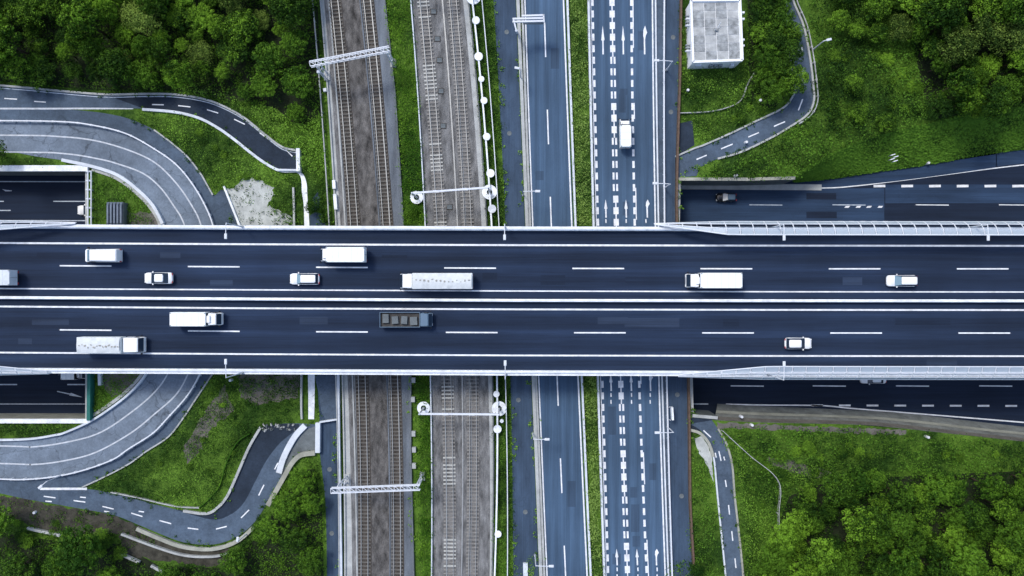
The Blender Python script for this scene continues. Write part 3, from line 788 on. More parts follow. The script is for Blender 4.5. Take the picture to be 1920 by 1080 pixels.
for bx, by, ax, ay, lab in ((1249, 132, -2.6, 0.1, "street lamp on the right guard rail near the flat roofed building"), (1245, 353, -2.5, 0.1, "street lamp on the right guard rail just above the bridge"),
                            (1251, 800, -2.7, 0, "street lamp on the right guard rail just below the bridge"), (981, 366, 2.3, 0, "street lamp left of the two lane road just above the bridge"),
                            (976, 146, -0.7, 0.15, "small lamp on the kerb wall below the sign gantry"), (999, 812, 2.2, 0, "street lamp left of the two lane road below the bridge"),
                            (1003, 1040, 2.5, 0, "street lamp left of the two lane road near the bottom edge")):
    lamp(P(bx, by, 0.1), 5.2, (ax, ay), lab, G2)
for bx, by, ax, ay, lab in ((1524, 93, .9, .2, "short lamp beside the curving lane near the dense wood"), (463, 1000, 0.1, .6, "short lamp at the outer wall of the hairpin road"), (118, 890, -1.0, -.9, "lamp at the guard rail of the lower ramp")):
    lamp(P(bx, by, 0.1), 4.5, (ax, ay), lab, "lamps along the minor roads")

# cantilever sign frame over the two lane road
e = empty("sign_gantry", label="white cantilever sign frame of three bars over the two lane road", cat="sign gantry")
b = MB(); b.tube([P(970, 62, .05), P(968, 57, 6.2)], 0.2, "steel_white", 8); b.build("post", e)
z = 6.0
for dy in (0, 5.5, 11):
    b = MB(); b.bar(P(961 if dy else 978, 30 + dy, z), P(1019, 28.6 + dy, z), 0.26, 0.3, "steel_white"); b.build("beam", e)
b = MB(); b.bar(P(1019, 27, z), P(1020, 42, z), 0.2, 0.3, "steel_white"); b.bar(P(962, 34, z), P(968, 57, 5.9), 0.22, 0.25, "steel_white"); b.build("end_frame", e)
b = MB(); b.box(P(1000, 42.5, 5.2), (3.2, 0.14, 1.3), "steel_grey"); b.build("sign_panel", e)

# ------------------------------------------------------------------ railway gantries and white conduit
def truss(a, b_, z, wd, hd, e, bays):
    A = Vector(a); B = Vector(b_); A.z = B.z = z
    d = (B - A).normalized(); s = Vector((-d.y, d.x, 0)) * wd / 2; u = Vector((0, 0, hd))
    for q, nm in ((s, "chord"), (-s, "chord"), (s + u, "chord"), (-s + u, "chord")):
        m_ = MB(); m_.bar(A + q, B + q, 0.13, 0.13, "steel_white"); m_.build(nm, e)
    lac = MB()
    for i in range(bays):
        p = A + (B - A) * i / bays; q = A + (B - A) * (i + 1) / bays
        lac.bar(p + s + u, q - s + u, 0.07, 0.07, "steel_white"); lac.bar(p + s + u, p - s + u, 0.07, 0.07, "steel_white")
        lac.bar(p + s, q + s + u, 0.06, 0.06, "steel_white"); lac.bar(p - s + u, q - s, 0.06, 0.06, "steel_white")
        if i % 2 == 0: 0 and lac.hexa([p + s * .9 + u * .9, p - s * .9 + u * .9, p - s * .9 + u * .9 + (q - p) * .8, p + s * .9 + u * .9 + (q - p) * .8], [v + Vector((0, 0, .05)) for v in (p + s * .9 + u * .9, p - s * .9 + u * .9, p - s * .9 + u * .9 + (q - p) * .8, p + s * .9 + u * .9 + (q - p) * .8)], "steel_white")
    o = lac.build("lacing", e); 
def leg(e, base, top, wd):
    m_ = MB(); a = Vector(base); t_ = Vector(top)
    o = Vector((0, wd / 2, 0))
    m_.bar(a + o, t_ + o, 0.16, 0.16, "steel_white"); m_.bar(a - o, t_ - o, 0.16, 0.16, "steel_white")
    for i in range(6):
        p = a + (t_ - a) * i / 6; q = a + (t_ - a) * (i + 1) / 6
        sg = 1 if i % 2 else -1
        m_.bar(p + o * sg, q - o * sg, 0.08, 0.08, "steel_white")
    m_.box(a + Vector((0, 0, .2)), (0.9, wd + .5, 0.4), "concrete"); m_.build("leg", e)
def cat_gantry(bl, br, z, label, wires):
    e = empty("railway_gantry", label=label, cat="railway gantry")
    A = P(*bl, 0); B = P(*br, 0)
    leg(e, A, (A.x, A.y, z), 1.0); leg(e, B, (B.x, B.y, z), 0.9)
    d = (B - A).normalized()
    truss(A - d * 0.9, B + d * 0.5, z, 0.75, 0.7, e, 14)
    for T_, dx in wires:
        t_ = ((P(T_.x(540), 0, 0).x) - A.x) / (B.x - A.x)
        t_ = (P(T_.x(bl[1]), bl[1], 0).x - A.x) / (B.x - A.x)
        p = A + (B - A) * t_; p.z = z
        m_ = MB(); m_.tube([p, p - Vector((0, 0, 0.7))], 0.06, "concrete_dark", 6); m_.tube([p - Vector((0, 0, .7)), p + d * .8 - Vector((0, 0, .75))], 0.05, "steel_white", 6); m_.build("insulator", e)
    return e
cat_gantry((614, 143), (738, 119), 7.2, "lattice railway gantry over the brown ballast tracks above the bridge", [(T[0], 0), (T[1], 0)])
cat_gantry((651, 897), (792, 892), 7.2, "lattice railway gantry over the brown ballast tracks below the bridge", [(T[0], 0), (T[1], 0)])
# brace at the upper gantry's west leg
e = empty("signal_mast", P(613, 152, 0), label="short white signal mast just below the upper lattice gantry", cat="signal mast")
b = MB(); b.tube([(0, 0, 0), (0, 0, 5.2)], 0.09, "steel_white", 6); b.build("pole", e)
b = MB(); b.box((0, 0, 5.3), (0.5, 0.4, 0.9), "steel_white"); b.build("signal_head", e)

def ring(b, c, r0, r1, h, m, n=28):
    vs = []; fs = []
    for k in range(n):
        a = 2 * math.pi * k / n; ca, sa = math.cos(a), math.sin(a)
        vs += [(c[0] + ca * r0, c[1] + sa * r0, c[2]), (c[0] + ca * r0, c[1] + sa * r0, c[2] + h), (c[0] + ca * r1, c[1] + sa * r1, c[2] + h), (c[0] + ca * r1, c[1] + sa * r1, c[2])]
    for k in range(n):
        a = k * 4; q = ((k + 1) % n) * 4
        fs += [(a, a + 1, q + 1, q), (a + 1, a + 2, q + 2, q + 1), (a + 2, a + 3, q + 3, q + 2)]
    b.add(vs, fs, m)
def beam_gantry(bl, br, z, label):
    e = empty("railway_gantry", label=label, cat="railway gantry")
    A = P(*bl, 0); B = P(*br, 0)
    for p, r in ((A, 1.05), (B, 1.2)):
        m_ = MB(); m_.tube([p, Vector((p.x, p.y, z + .5))], 0.17, "steel_white", 8, 0.12); m_.build("mast", e)
        m_ = MB(); ring(m_, (p.x, p.y, 0.35), 0.45, r, 0.35, "parapet_white"); m_.cyl((p.x, p.y, 0), 0.5, 0.3, "concrete_dark", 16); m_.build("ring_footing", e)
    m_ = MB(); m_.bar((A.x, A.y, z), (B.x, B.y, z), 0.3, 0.3, "steel_white"); m_.build("beam", e)
    for LT in (T[2], T[3]):
        t_ = (P(LT.x(bl[1]), bl[1], 0).x - A.x) / (B.x - A.x); p = A + (B - A) * t_; p.z = z
        m_ = MB(); m_.tube([p, p - Vector((0, 0, .8))], 0.05, "concrete_dark", 6); m_.box(p + Vector((.15, 0, .12)), (.9, .35, .18), "steel_white"); m_.build("insulator", e)
    return e
beam_gantry((782, 371), (918, 361), 6.5, "thin beam gantry with ring footings over the grey ballast above the bridge")
beam_gantry((795, 764), (936, 765), 6.5, "thin beam gantry with ring footings over the grey ballast below the bridge")
beam_gantry((760, -22), (888, -3), 6.5, "thin beam gantry with ring footings at the top edge of the photo")
e = empty("cable_conduit", label="long white cable conduit with round discs beside the eastern track", cat="conduit")
b = MB(); b.sweep([P(L_pipe.x(y), y, 1.0) for y in YS], 0.26, 0.24, "parapet_white"); b.build("duct", e)
for (px, py, r) in ((893, 43, .62), (898, 110, .68), (903, 152, .48), (908, 192, .55), (913, 259, .6), (920, 327, .66), (923, 393, .66), (931, 737, .5), (946, 762, .35), (933, 802, .65), (934, 997, .55), (941, 787, .3)):
    b = MB(); b.cyl((P(px, py).x, P(px, py).y, 1.0), r, 0.36, "parapet_white", 20); b.build("disc", e)
pb = MB(); pb.box((0, 0, .5), (.2, .2, 1.0), "concrete"); pm = pb.mesh("support")
for y in range(-20, 1100, 38):
    if 440 < y < 680: continue
    o = link("support", pm, e); o.location = P(L_pipe.x(y), y, 0)
# overhead contact wires
for i, LT in enumerate(T):
    b = MB(); b.tube([P(LT.x(y), y, 0).to_2d().to_3d() + Vector((0, 0, 5.7)) for y in range(-300, 1400, 50)], 0.03, "steel_grey", 4)
    b.build("contact_wire", label=["overhead wire above the westernmost track", "overhead wire above the second track", "overhead wire above the third track", "overhead wire above the easternmost track"][i], cat="overhead wire")

# ------------------------------------------------------------------ ramps and minor roads on the left
GR = [(-500, 226), (-60, 228), (0, 228), (110, 229.5), (170, 235), (240, 252), (300, 285), (335, 311), (362, 343), (385, 381), (402, 422), (412, 480), (414, 560), (402, 640), (378, 700), (355, 740), (320, 780), (290, 811), (245, 840), (215, 860), (160, 880), (105, 892), (50, 897), (0, 896), (-60, 894), (-500, 880)]
INNER = [(-500, 268), (-60, 276), (0, 280), (60, 292), (120, 301), (180, 314), (225, 330), (262, 357), (290, 386), (308, 420), (318, 480), (318, 560), (303, 640), (276, 700), (245, 737), (205, 768), (170, 790), (125, 810), (105, 815), (60, 822), (0, 824), (-60, 824), (-500, 815)]
OUTER = [(-500, 200), (-60, 203), (0, 204), (110, 205), (180, 210), (240, 222), (290, 244), (325, 270), (355, 297), (380, 330), (400, 366), (418, 356), (440, 400), (452, 480), (452, 560), (440, 640), (400, 700), (370, 745), (340, 790), (315, 820), (275, 846), (245, 868), (200, 892), (155, 913), (75, 915), (0, 914), (-60, 912), (-500, 895)]
b = MB(); b.poly(PL(OUTER, 0.03, 4) + PL(INNER, 0.03, 4)[::-1], "side_asphalt"); rampo = b.build("ramp_road", kind="structure", label="darker outer lane following the curved ramp on the left", cat="road", fix=False)
b = MB(); b.poly(PL(GR, 0.045, 4) + PL(INNER, 0.045, 4)[::-1], "ramp_asphalt", 0.03); ramp = b.build("ramp_road", kind="structure", label="pale curved ramp looping under the bridge on the left", cat="road", fix=False)
L1 = [(-500, 252), (0, 253.5), (110, 256), (180, 264), (245, 283), (292, 306), (330, 343), (358, 383), (376, 420), (386, 480), (388, 560), (376, 640), (353, 700), (330, 740), (290, 776), (245, 812), (180, 848), (120, 864), (60, 871), (0, 869), (-500, 855)]
L2 = [(-500, 280), (20, 285), (120, 288), (180, 297), (220, 307), (268, 325), (300, 351), (325, 385), (345, 420), (356, 480), (356, 560), (342, 640), (315, 700), (290, 735), (250, 770), (190, 810), (130, 828), (60, 838), (0, 836), (-500, 825)]
paint_line(ramp, PL(L1, .045), 2.6, 0.045, m="ramp_paint"); paint_line(ramp, PL(L2, .045), 2.6, 0.045, m="ramp_paint")
paint_line(rampo, PL([(-500, 203), (0, 203.5), (110, 203.5), (250, 203)], .035), 3.4, 0.03, dz=0.012, m="ramp_paint")
def guard(pts, label, z=0.05, h=0.8, every=1.9, m="steel_white", w_=0.2):
    e = empty("guard_rail", label=label, cat="guard rail")
    b = MB(); b.sweep(at_z(pts, h - .28), w_, 0.28, m); b.build("rail", e)
    pb = MB(); pb.box((0, 0, h / 2 - .03), (.28, .28, h), m); pm = pb.mesh("post"); acc = 0; n = 0
    for i in range(1, len(pts)):
        seg = (pts[i] - pts[i - 1]).length; acc += seg
        if acc >= every and n < 280 and -100 < pts[i].x < 100:
            o = link("post", pm, e); o.location = pts[i]; acc = 0; n += 1
    return e
guard(PL(GR, 0.05, 14), "white guard rail with posts between pale ramp and outer lane")
b = MB(); b.sweep(PL(INNER[4:10], 0.04, 5), 0.5, 0.75, "concrete_light"); b.sweep(PL(INNER[9:], 0.04, 5), 0.32, 0.6, "concrete_light"); b.sweep(PL([(x - 6, y + 4) if y < 560 else (x - 4, y - 6) for x, y in INNER[5:17]], 0.02, 5), 0.5, 0.35, "concrete"); b.build("ramp_parapet", label="thick pale parapet on the inner side of the curved ramp", cat="parapet")
b = MB(); b.sweep(PL(OUTER[6:10], 0.02, 5) + PL(OUTER[10:11], 0.02, 1), 0.22, 0.3, "concrete"); b.sweep(PL(OUTER[16:24], 0.02, 5), 0.22, 0.3, "concrete"); b.build("concrete_kerb", label="pale kerb on the outer side of the ramp's darker lane", cat="kerb")

# upper curved road into the small tunnel
UA = [(-500, 140), (-60, 156), (0, 161), (60, 166), (110, 171), (200, 178), (270, 177), (330, 178), (385, 187), (425, 202), (460, 222), (495, 250), (530, 276), (562, 283)]
UB = [(-500, 200), (-60, 202), (0, 202), (110, 202), (200, 202), (270, 204), (330, 209), (375, 220), (410, 238), (440, 259), (475, 287), (505, 308), (530, 319), (562, 319)]
b = MB(); b.strip(PL(UB, 0.05), PL(UA, 0.05), "side_asphalt"); b.strip(PL(UA, .05), PL(UA, 0), "side_asphalt")
ur = b.build("minor_road", kind="structure", label="dark curved road under the wood at upper left", cat="road", fix=False)
b = MB(); b.strip(PL(UB[5:], 0.054), PL(UA[5:], 0.054), "dark_asphalt"); b.build("asphalt_patch", ur, fix=False)
paint_line(ur, at_z(PL([(x, y + 4) for x, y in UA], .06), 0), 1.8, 0.055, m="worn_paint")
for (a, c) in (((8, 184.5), (32, 186)), ((64, 190), (86, 191.5)), ((285, 196), (307, 196.5)), ((334, 198), (357, 200.5)), ((388, 205.5), (409, 212)), ((439, 223.5), (459, 233)), ((487, 249), (505, 262)), ((534, 278), (548, 293))):
    mark(ur, a, c, 2.0, 0.056)
b = MB(); b.sweep(PL(UA, 0.0), 0.3, 0.45, "concrete"); b.build("concrete_kerb", label="pale kerb along the wood side of the dark curved road", cat="kerb")
b = MB(); b.sweep(PL([(x - 1, y + 2) for x, y in UB[5:]], 0.0), 0.42, 0.5, "concrete_light"); b.build("concrete_kerb", label="thick pale kerb on the inner side of the dark curved road", cat="kerb")
e = empty("tunnel_portal", label="white framed portal where the dark curved road goes underground", cat="tunnel portal")
b = MB(); b.bar(P(560, 279, .6), P(561, 322, .6), 0.6, 1.2, "parapet_white"); b.build("lintel", e)
b = MB(); b.bar(P(522, 319, .4), P(560, 319.5, .4), 0.3, 0.9, "concrete_light"); b.build("wing_wall", e)

# white footpath down from the portal, continuing below the bridge
b = MB(); A = PL([(548, 321), (560, 326), (565, 338), (566, 360), (569, 380), (570, 400), (571, 440)], 0.06); B = PL([(561, 321), (570, 329), (575, 345), (576, 362), (577, 380), (579, 400), (581, 440)], 0.06)
b.strip(A, B, "parapet_white"); b.strip(A, at_z(A, -.06), "parapet_white"); fp = b.build("footpath", kind="structure", label="white concrete footpath running from the portal to the bridge", cat="footpath", fix=False)
b = MB(); b.strip(PL([(577, 690), (578, 740), (578, 786)], .06), PL([(590, 690), (590, 740), (589, 786)], .06), "parapet_white"); b.build("footpath", kind="structure", label="white concrete footpath just below the bridge", cat="footpath", fix=False)
b = MB(); b.sweep(PL([(551, 352), (552, 380), (553, 430)], 0), .3, .5, "concrete"); b.sweep(PL([(566, 690), (566, 760), (567, 785)], 0), .3, .5, "concrete"); b.build("drain_wall", label="thin grey drain wall beside the white footpath", cat="wall")
b = MB(); b.poly([P(x, y, .03) for x, y in ((581, 404), (590, 398), (604, 400), (612, 425), (614, 440), (582, 440))], "service_asphalt"); b.poly([P(x, y, .03) for x, y in ((585, 372), (596, 360), (600, 375), (597, 390), (586, 396))], "service_asphalt"); b.build("paved_patch", kind="structure", label="small grey paved patch between footpath and tracks", cat="pavement", fix=False)

# service lane west of the tracks, below the bridge
b = MB(); A = PL([(592, 640), (594, 700), (597, 750), (600, 800), (600, 850), (606, 900), (611, 960), (613, 1080), (614, 1300)], .04); B = PL([(628, 640), (630, 700), (632, 750), (633, 800), (633, 850), (634, 900), (636, 960), (638, 1080), (640, 1300)], .04)
b.strip(A, B, "service_asphalt"); b.build("service_road", kind="structure", label="blue grey service lane west of the tracks below the bridge", cat="road", fix=False)
b = MB(); b.sweep(PL([(635.5, 640), (636, 760), (637, 850), (639, 960), (641, 1080), (642, 1300)], .05), .42, .8, "concrete_light"); b.build("low_wall", label="pale low wall between the service lane and the western tracks", cat="wall")
b = MB(); b.poly([P(x, y, .045) for x, y in ((590, 705), (630, 705), (632, 760), (631, 786), (612, 790), (602, 770), (598, 740))], "side_asphalt"); b.build("paved_patch", kind="structure", label="paved corner just below the bridge beside the tracks", cat="pavement", fix=False)

# hairpin road at lower left
HA = [(-500, 880), (-60, 904), (75, 914), (163, 917), (215, 926), (300, 948), (345, 958), (385, 962), (408, 953), (426, 932), (446, 888), (466, 842), (486, 808), (515, 796), (560, 794), (593, 796)]
HB = [(-500, 900), (-60, 916), (0, 925), (50, 936), (130, 950), (210, 965), (255, 982), (300, 1001), (345, 1017), (400, 1021), (445, 1006), (478, 978), (503, 940), (524, 905), (543, 873), (560, 853), (593, 846)]
b = MB(); b.poly(PL(HA, .05, 4) + PL(HB, .05, 4)[::-1], "side_asphalt", .05); hr = b.build("minor_road", kind="structure", label="grey hairpin road at lower left", cat="road", fix=False)
DA = [(330, 955), (385, 962), (408, 953), (426, 932), (446, 888), (466, 842), (486, 808), (515, 796), (560, 795)]
DB = [(330, 956), (396, 974), (430, 966), (456, 944), (478, 904), (498, 866), (520, 836), (540, 818), (562, 802)]
b = MB(); b.strip(PL(DB, .056), PL(DA, .056), "dark_asphalt"); b.build("asphalt_patch", hr, fix=False)
b = MB(); b.poly([P(x, y, .057) for x, y in ((548, 842), (572, 806), (592, 799), (592, 843), (562, 849), (545, 867), (530, 893), (523, 888))], "concrete_dark"); b.build("asphalt_patch", hr, fix=False)
for (a, c) in (((82, 930.5), (104, 933.5)), ((85, 939.5), (97, 940.5)), ((138, 938.5), (160, 941.5)), ((150, 932), (161, 933)), ((192, 949.5), (213, 954.5)), ((195, 958.5), (205, 960)), ((246, 962), (267, 968.5)), ((260, 958.5), (270, 960)), ((299, 976), (321, 982)), ((352, 990), (372, 992.5)), ((405, 992), (425, 987)), ((452, 971), (467, 956)), ((485, 929), (495, 909)), ((515, 880), (521, 868))):
    mark(hr, a, c, 2.2, 0.052)
mark(hr, (75, 916.5), (163, 916.5), 4.4, 0.05, name="edge_line", dz=0.02)
b = MB(); b.sweep(PL([(573, 797), (556, 815), (542, 838), (531, 862), (524, 886)], .05), .95, .45, "concrete_light"); b.build("concrete_divider", label="white curved concrete divider in the hairpin road", cat="divider")
b = MB(); b.sweep(PL([(592, 848), (566, 852), (550, 866), (537, 888), (520, 918), (504, 946)], 0), .75, .7, "concrete_beige"); b.build("retaining_wall", label="beige curved retaining wall above the round trees by the hairpin road", cat="wall")
b = MB(); b.sweep(PL([(258, 990), (300, 1008), (345, 1024), (400, 1028), (445, 1014), (476, 988)], 0), .6, .5, "concrete_beige"); b.sweep(PL([(230, 1000), (300, 1026), (350, 1040), (400, 1042), (430, 1036)], 0), .32, .6, "concrete"); b.build("retaining_wall", label="double beige retaining wall outside the hairpin bend", cat="wall")
b = MB(); b.bar(P(597, 792, .5), P(596.5, 848, .5), .75, 1.0, "concrete_light"); b.bar(P(600, 791, .5), P(632, 786, .5), .25, .8, "concrete_light"); b.build("tunnel_portal", label="pale wall where the hairpin road meets the service lane", cat="tunnel portal")
b = MB(); b.sweep(PL([(490, 800), (468, 838), (448, 884), (428, 928), (410, 950), (388, 962), (345, 957)], 0), .42, .4, "concrete"); b.build("concrete_kerb", label="stony kerb around the grass island of the hairpin road", cat="kerb")
b = MB(); b.sweep(PL([(210, 922), (260, 932), (330, 948), (375, 951)], 0.1), .16, .5, "concrete"); b.sweep(PL([(375, 951), (410, 915), (425, 870), (445, 830), (470, 812)], .1), .14, .5, "leaf_strip"); b.build("trackside_fence", label="low fence along the grass island of the hairpin road", cat="fence")
for (a, c, lab) in (((52, 990), (116, 1004), "pale terrace wall between the round trees at lower left"), ((226, 1038), (262, 1054), "pale terrace wall right of the large round tree"), ((284, 1060), (306, 1072), "shortest pale terrace wall near the bottom edge")):
    b = MB(); b.bar(P(*a, .4), P(*c, .4), .4, .6, "concrete"); b.build("terrace_wall", label=lab, cat="wall", group="terrace walls at lower left")

# teal screen and left cut details
b = MB(); b.bar(P(171, 700, .6), P(170, 787, .6), .55, 1.5, "teal"); b.build("screen_wall", label="teal green screen wall at the edge of the lower left cutting", cat="wall")
b = MB(); b.bar(P(188, 690, .4), P(189, 722, .4), .45, .9, "concrete_light"); b.build("low_wall", label="short white wall beside the teal screen", cat="wall")
e = empty("guard_rail", label="grey pipe railing over the tunnel mouth at left", cat="railing")
for dx in (0, 6):
    b = MB(); b.bar(P(165 + dx, 320, 1.0), P(165 + dx, 424, 1.0), .16, .16, "concrete_light"); b.build("rail", e)
for y in range(322, 424, 17):
    b = MB(); b.box(P(168, y, .5), (.75, .2, 1.0), "concrete_light"); b.build("post", e)
# ribbed shed
e = empty("shed", label="small shed with dark ribbed roof beside the inner ramp bend", cat="shed")
a = P(200, 379, 1.6); c_ = P(231, 424, 1.6)
b = MB(); b.hexa([(a.x, c_.y, 0), (c_.x, c_.y, 0), (c_.x, a.y, 0), (a.x, a.y, 0)], [(a.x, c_.y, 1.6), (c_.x, c_.y, 1.6), (c_.x, a.y, 1.6), (a.x, a.y, 1.6)], "concrete_dark"); b.build("wall", e)
for i in range(5):
    xx = a.x + (c_.x - a.x) * (i + .5) / 5; b = MB(); b.box((xx, (a.y + c_.y) / 2, 1.75), (0.36, a.y - c_.y, .3), "corrugated", taper=.75); b.build("roof_rib", e)

# sandy ground
def blob(pts, z, m, label, cat="ground", name="bare_ground", jit=2.0):
    q = []
    P_ = [Vector((x, y, 0)) for x, y in pts]
    for i in range(len(P_)):
        a, c = P_[i], P_[(i + 1) % len(P_)]
        n = max(2, int((c - a).length / 6))
        for k in range(n):
            p = a + (c - a) * k / n; q.append((p.x + random.uniform(-jit, jit), p.y + random.uniform(-jit, jit)))
    b = MB(); b.poly([P(x, y, z) for x, y in q], m)
    return b.build(name, kind="structure", label=label, cat=cat, fix=False)
blob([(421, 352), (440, 352), (455, 335), (475, 335), (498, 345), (512, 352), (512, 370), (500, 385), (515, 392), (536, 402), (556, 420), (557, 436), (420, 436), (416, 410), (436, 398), (428, 372)], .012, "sand", "pale sandy bare ground above the bridge", jit=3.5)
b = MB(); b.poly([P(x, y, .032) for x, y in ((396, 371), (421, 360), (436, 396), (416, 406), (420, 440), (402, 440), (392, 400))], "side_asphalt"); b.build("paved_patch", kind="structure", label="grey paved corner beside the pale ramp", cat="pavement", fix=False)
b = MB(); b.bar(P(420, 349, .2), P(450, 424, .2), .32, .4, "parapet_white"); b.build("low_wall", label="thin white wall crossing the sandy ground", cat="wall")
blob([(445, 702), (560, 702), (560, 745), (520, 752), (480, 760), (452, 745)], .012, "soil_grey", "greyish thin soil under the lower bridge edge", jit=3)
blob([(420, 720), (440, 770), (400, 800), (370, 850), (350, 870), (345, 840), (380, 780), (408, 742)], .012, "soil_grey", "worn grey soil between ramp and hairpin road", jit=4)
blob([(0, 926), (50, 938), (130, 952), (210, 967), (262, 987), (300, 1010), (330, 1025), (430, 1030), (440, 1050), (400, 1062), (300, 1050), (225, 1040), (225, 1000), (120, 1010), (60, 985), (0, 960)], .010, "soil", "brown bare soil below the hairpin road", jit=3)
blob([(188, 702), (260, 702), (240, 730), (210, 745), (195, 725)], .012, "soil_grey", "dry soil inside the lower ramp bend", jit=3)
blob([(205, 395), (300, 400), (303, 422), (200, 424)], .012, "soil_grey", "dry soil inside the upper ramp bend", jit=3)
blob([(1300, 822), (1318, 818), (1334, 850), (1338, 905), (1330, 880), (1312, 850)], .012, "sand", "sandy corner between service road and lane", jit=1.5)
blob([(1440, 855), (1500, 868), (1560, 885), (1530, 900), (1470, 880), (1436, 868)], .012, "soil_grey", "bare strip in the scrub at lower right", jit=4)
blob([(1345, 792), (1700, 806), (1700, 816), (1345, 802)], .015, "soil_grey", "dusty verge above the scrub at lower right", jit=2)

# ------------------------------------------------------------------ minor roads on the right
RA = [(1468, -160), (1474, -40), (1472, 0), (1474, 50), (1478, 98), (1487, 150), (1489, 172), (1480, 190), (1464, 205), (1420, 226), (1370, 250), (1320, 272), (1300, 279), (1266, 294)]
RB = [(1480, -160), (1482, -40), (1486, 0), (1506, 50), (1518, 110), (1524, 160), (1525, 190), (1514, 214), (1490, 232), (1450, 256), (1392, 284), (1345, 298), (1320, 310), (1266, 332)]
b = MB(); b.strip(PL(RA, .05), PL(RB, .05), "side_asphalt"); rr = b.build("minor_road", kind="structure", label="curved lane from the building towards the right service road", cat="road", fix=False)
for (a, c) in (((1504.5, 133), (1506, 155)), ((1505, 186), (1497, 207)), ((1472, 228), (1451, 237)), ((1423, 248.5), (1403, 257)), ((1374, 270), (1352, 279)), ((1325, 291), (1306, 299)), ((1497, 93), (1500, 101)), ((1503, 88), (1505, 96)), ((1474, 36), (1481, 47)), ((1470, 44), (1473, 52))):
    mark(rr, a, c, 2.2, 0.05)
b = MB(); b.sweep(PL(RA[4:], 0), .28, .3, "concrete"); b.build("concrete_kerb", label="pale kerb on the inner side of the curved lane", cat="kerb")
b = MB(); b.sweep(PL(RB[:12], 0), .30, .3, "concrete"); b.build("concrete_kerb", label="pale kerb on the outer side of the curved lane", cat="kerb")
guard(PL([(x + 5, y + 2) for x, y in RB[1:9]], 0, 8), "grey guard rail with posts outside the curved lane", z=0, m="concrete", w_=.12, every=2.5)
b = MB(); b.poly([P(x, y, .035) for x, y in ((1270, 232), (1298, 226), (1302, 272), (1268, 294), (1268, 232))], "dark_asphalt"); b.poly([P(x, y, .034) for x, y in ((1268, 290), (1316, 300), (1306, 330), (1268, 333))], "side_asphalt"); b.build("paved_patch", kind="structure", label="dark paved yard between building and service road", cat="pavement", fix=False)
b = MB(); b.sweep(PL([(1270, 213), (1330, 210), (1370, 200), (1390, 186), (1400, 160), (1412, 138)], .02), .14, .5, "concrete"); b.build("garden_fence", label="thin curving fence in the grass below the building", cat="fence")
SA = [(1292, 795), (1312, 806), (1328, 828), (1338, 860), (1344, 920), (1352, 1000), (1360, 1080), (1380, 1300)]
SB = [(1335, 788), (1346, 804), (1360, 828), (1372, 870), (1377, 930), (1385, 1000), (1393, 1080), (1412, 1300)]
b = MB(); b.strip(PL(SA, .05), PL(SB, .05), "side_asphalt"); sr = b.build("minor_road", kind="structure", label="narrow lane running down from the tunnel mouth at lower right", cat="road", fix=False)
b = MB(); b.poly([P(x, y, .04) for x, y in ((1294, 774), (1335, 786), (1335, 800), (1312, 808), (1292, 812))], "dark_asphalt"); b.build("paved_patch", kind="structure", label="dark paved corner at the top of the lower right lane", cat="pavement", fix=False)
for (a, c) in (((1341, 849), (1343, 858)), ((1348, 846), (1352, 864)), ((1357, 856), (1359, 863)), ((1360, 900), (1362, 913)), ((1366, 947), (1368, 965)), ((1372, 996), (1374, 1014)), ((1378, 1047), (1380, 1065)), ((1319, 807), (1333, 820))):
    mark(sr, a, c, 2.2, 0.05)
b = MB(); b.sweep(PL(SB[1:], 0), .3, .25, "concrete_beige"); b.sweep(PL(SA[2:], 0), .25, .25, "concrete_light"); b.build("concrete_kerb", label="kerbs of the narrow lane at lower right", cat="kerb")
b = MB(); b.sweep(PL([(1294, 806), (1312, 812), (1328, 830), (1337, 856)], .02), .45, .3, "concrete_beige"); b.build("concrete_kerb", label="beige kerb around the sandy corner at lower right", cat="kerb")
# small sign board on the guard rail and white marker posts
e = empty("sign_board", label="white rectangular sign board fixed to the right guard rail below the bridge", cat="sign")
b = MB(); b.bar(P(1259.5, 763, 2.0), P(1261, 787, 2.0), .28, 1.0, "parapet_white"); b.build("board", e)
b = MB(); b.tube([P(1254, 764, 0), P(1256, 763, 2.3)], .06, "steel_white", 6); b.tube([P(1254, 786, 0), P(1257, 788, 2.3)], .06, "steel_white", 6); b.build("post", e)
for k, (px, py, h, lab) in enumerate([(1423, 190, .9, "white marker post in the grass beside the curved lane"), (1289, 170, .5, "small pale concrete cover in the grass below the building"), (1378, 330, 1.0, "white marker post at the edge of the sunken road"), (1397, 268, .9, "white marker on the edge of the curved lane"), (1735, 818, 1.0, "white marker post in the scrub at lower right"), (1388, 780, 1.0, "white marker post near the tunnel mouth at lower right"), (1408, 796, .8, "white marker post on the verge of the lower right scrub"), (1736, 307, 1.0, "white marker post on the slope of the widening road"), (435, 712, .9, "round pale well cover by the lower bridge edge"), (67, 960, .5, "small pale boulder on the brown soil")]):
    b = MB(); b.cyl((0, 0, 0), .24, h, "paint", 12, .22); b.cyl((0, 0, h), .2, .08, "paint", 10); o = b.build("marker_post", label=lab, cat="marker post"); o.location = P(px, py, ZT if py in (307,) else 0)
e = empty("sign_board", label="cluster of small white signs on the grass slope at right", cat="sign")
for (dx, dy) in ((0, 0), (.5, -.3), (-.1, -.7), (.4, -1)):
    p = P(1666, 293, 0); b = MB(); b.box((p.x + dx, p.y + dy, 1.4), (.7, .12, .45), "parapet_white", .3); b.tube([(p.x + dx, p.y + dy, 0), (p.x + dx, p.y + dy, 1.3)], .04, "steel_grey", 5); b.build("board", e)

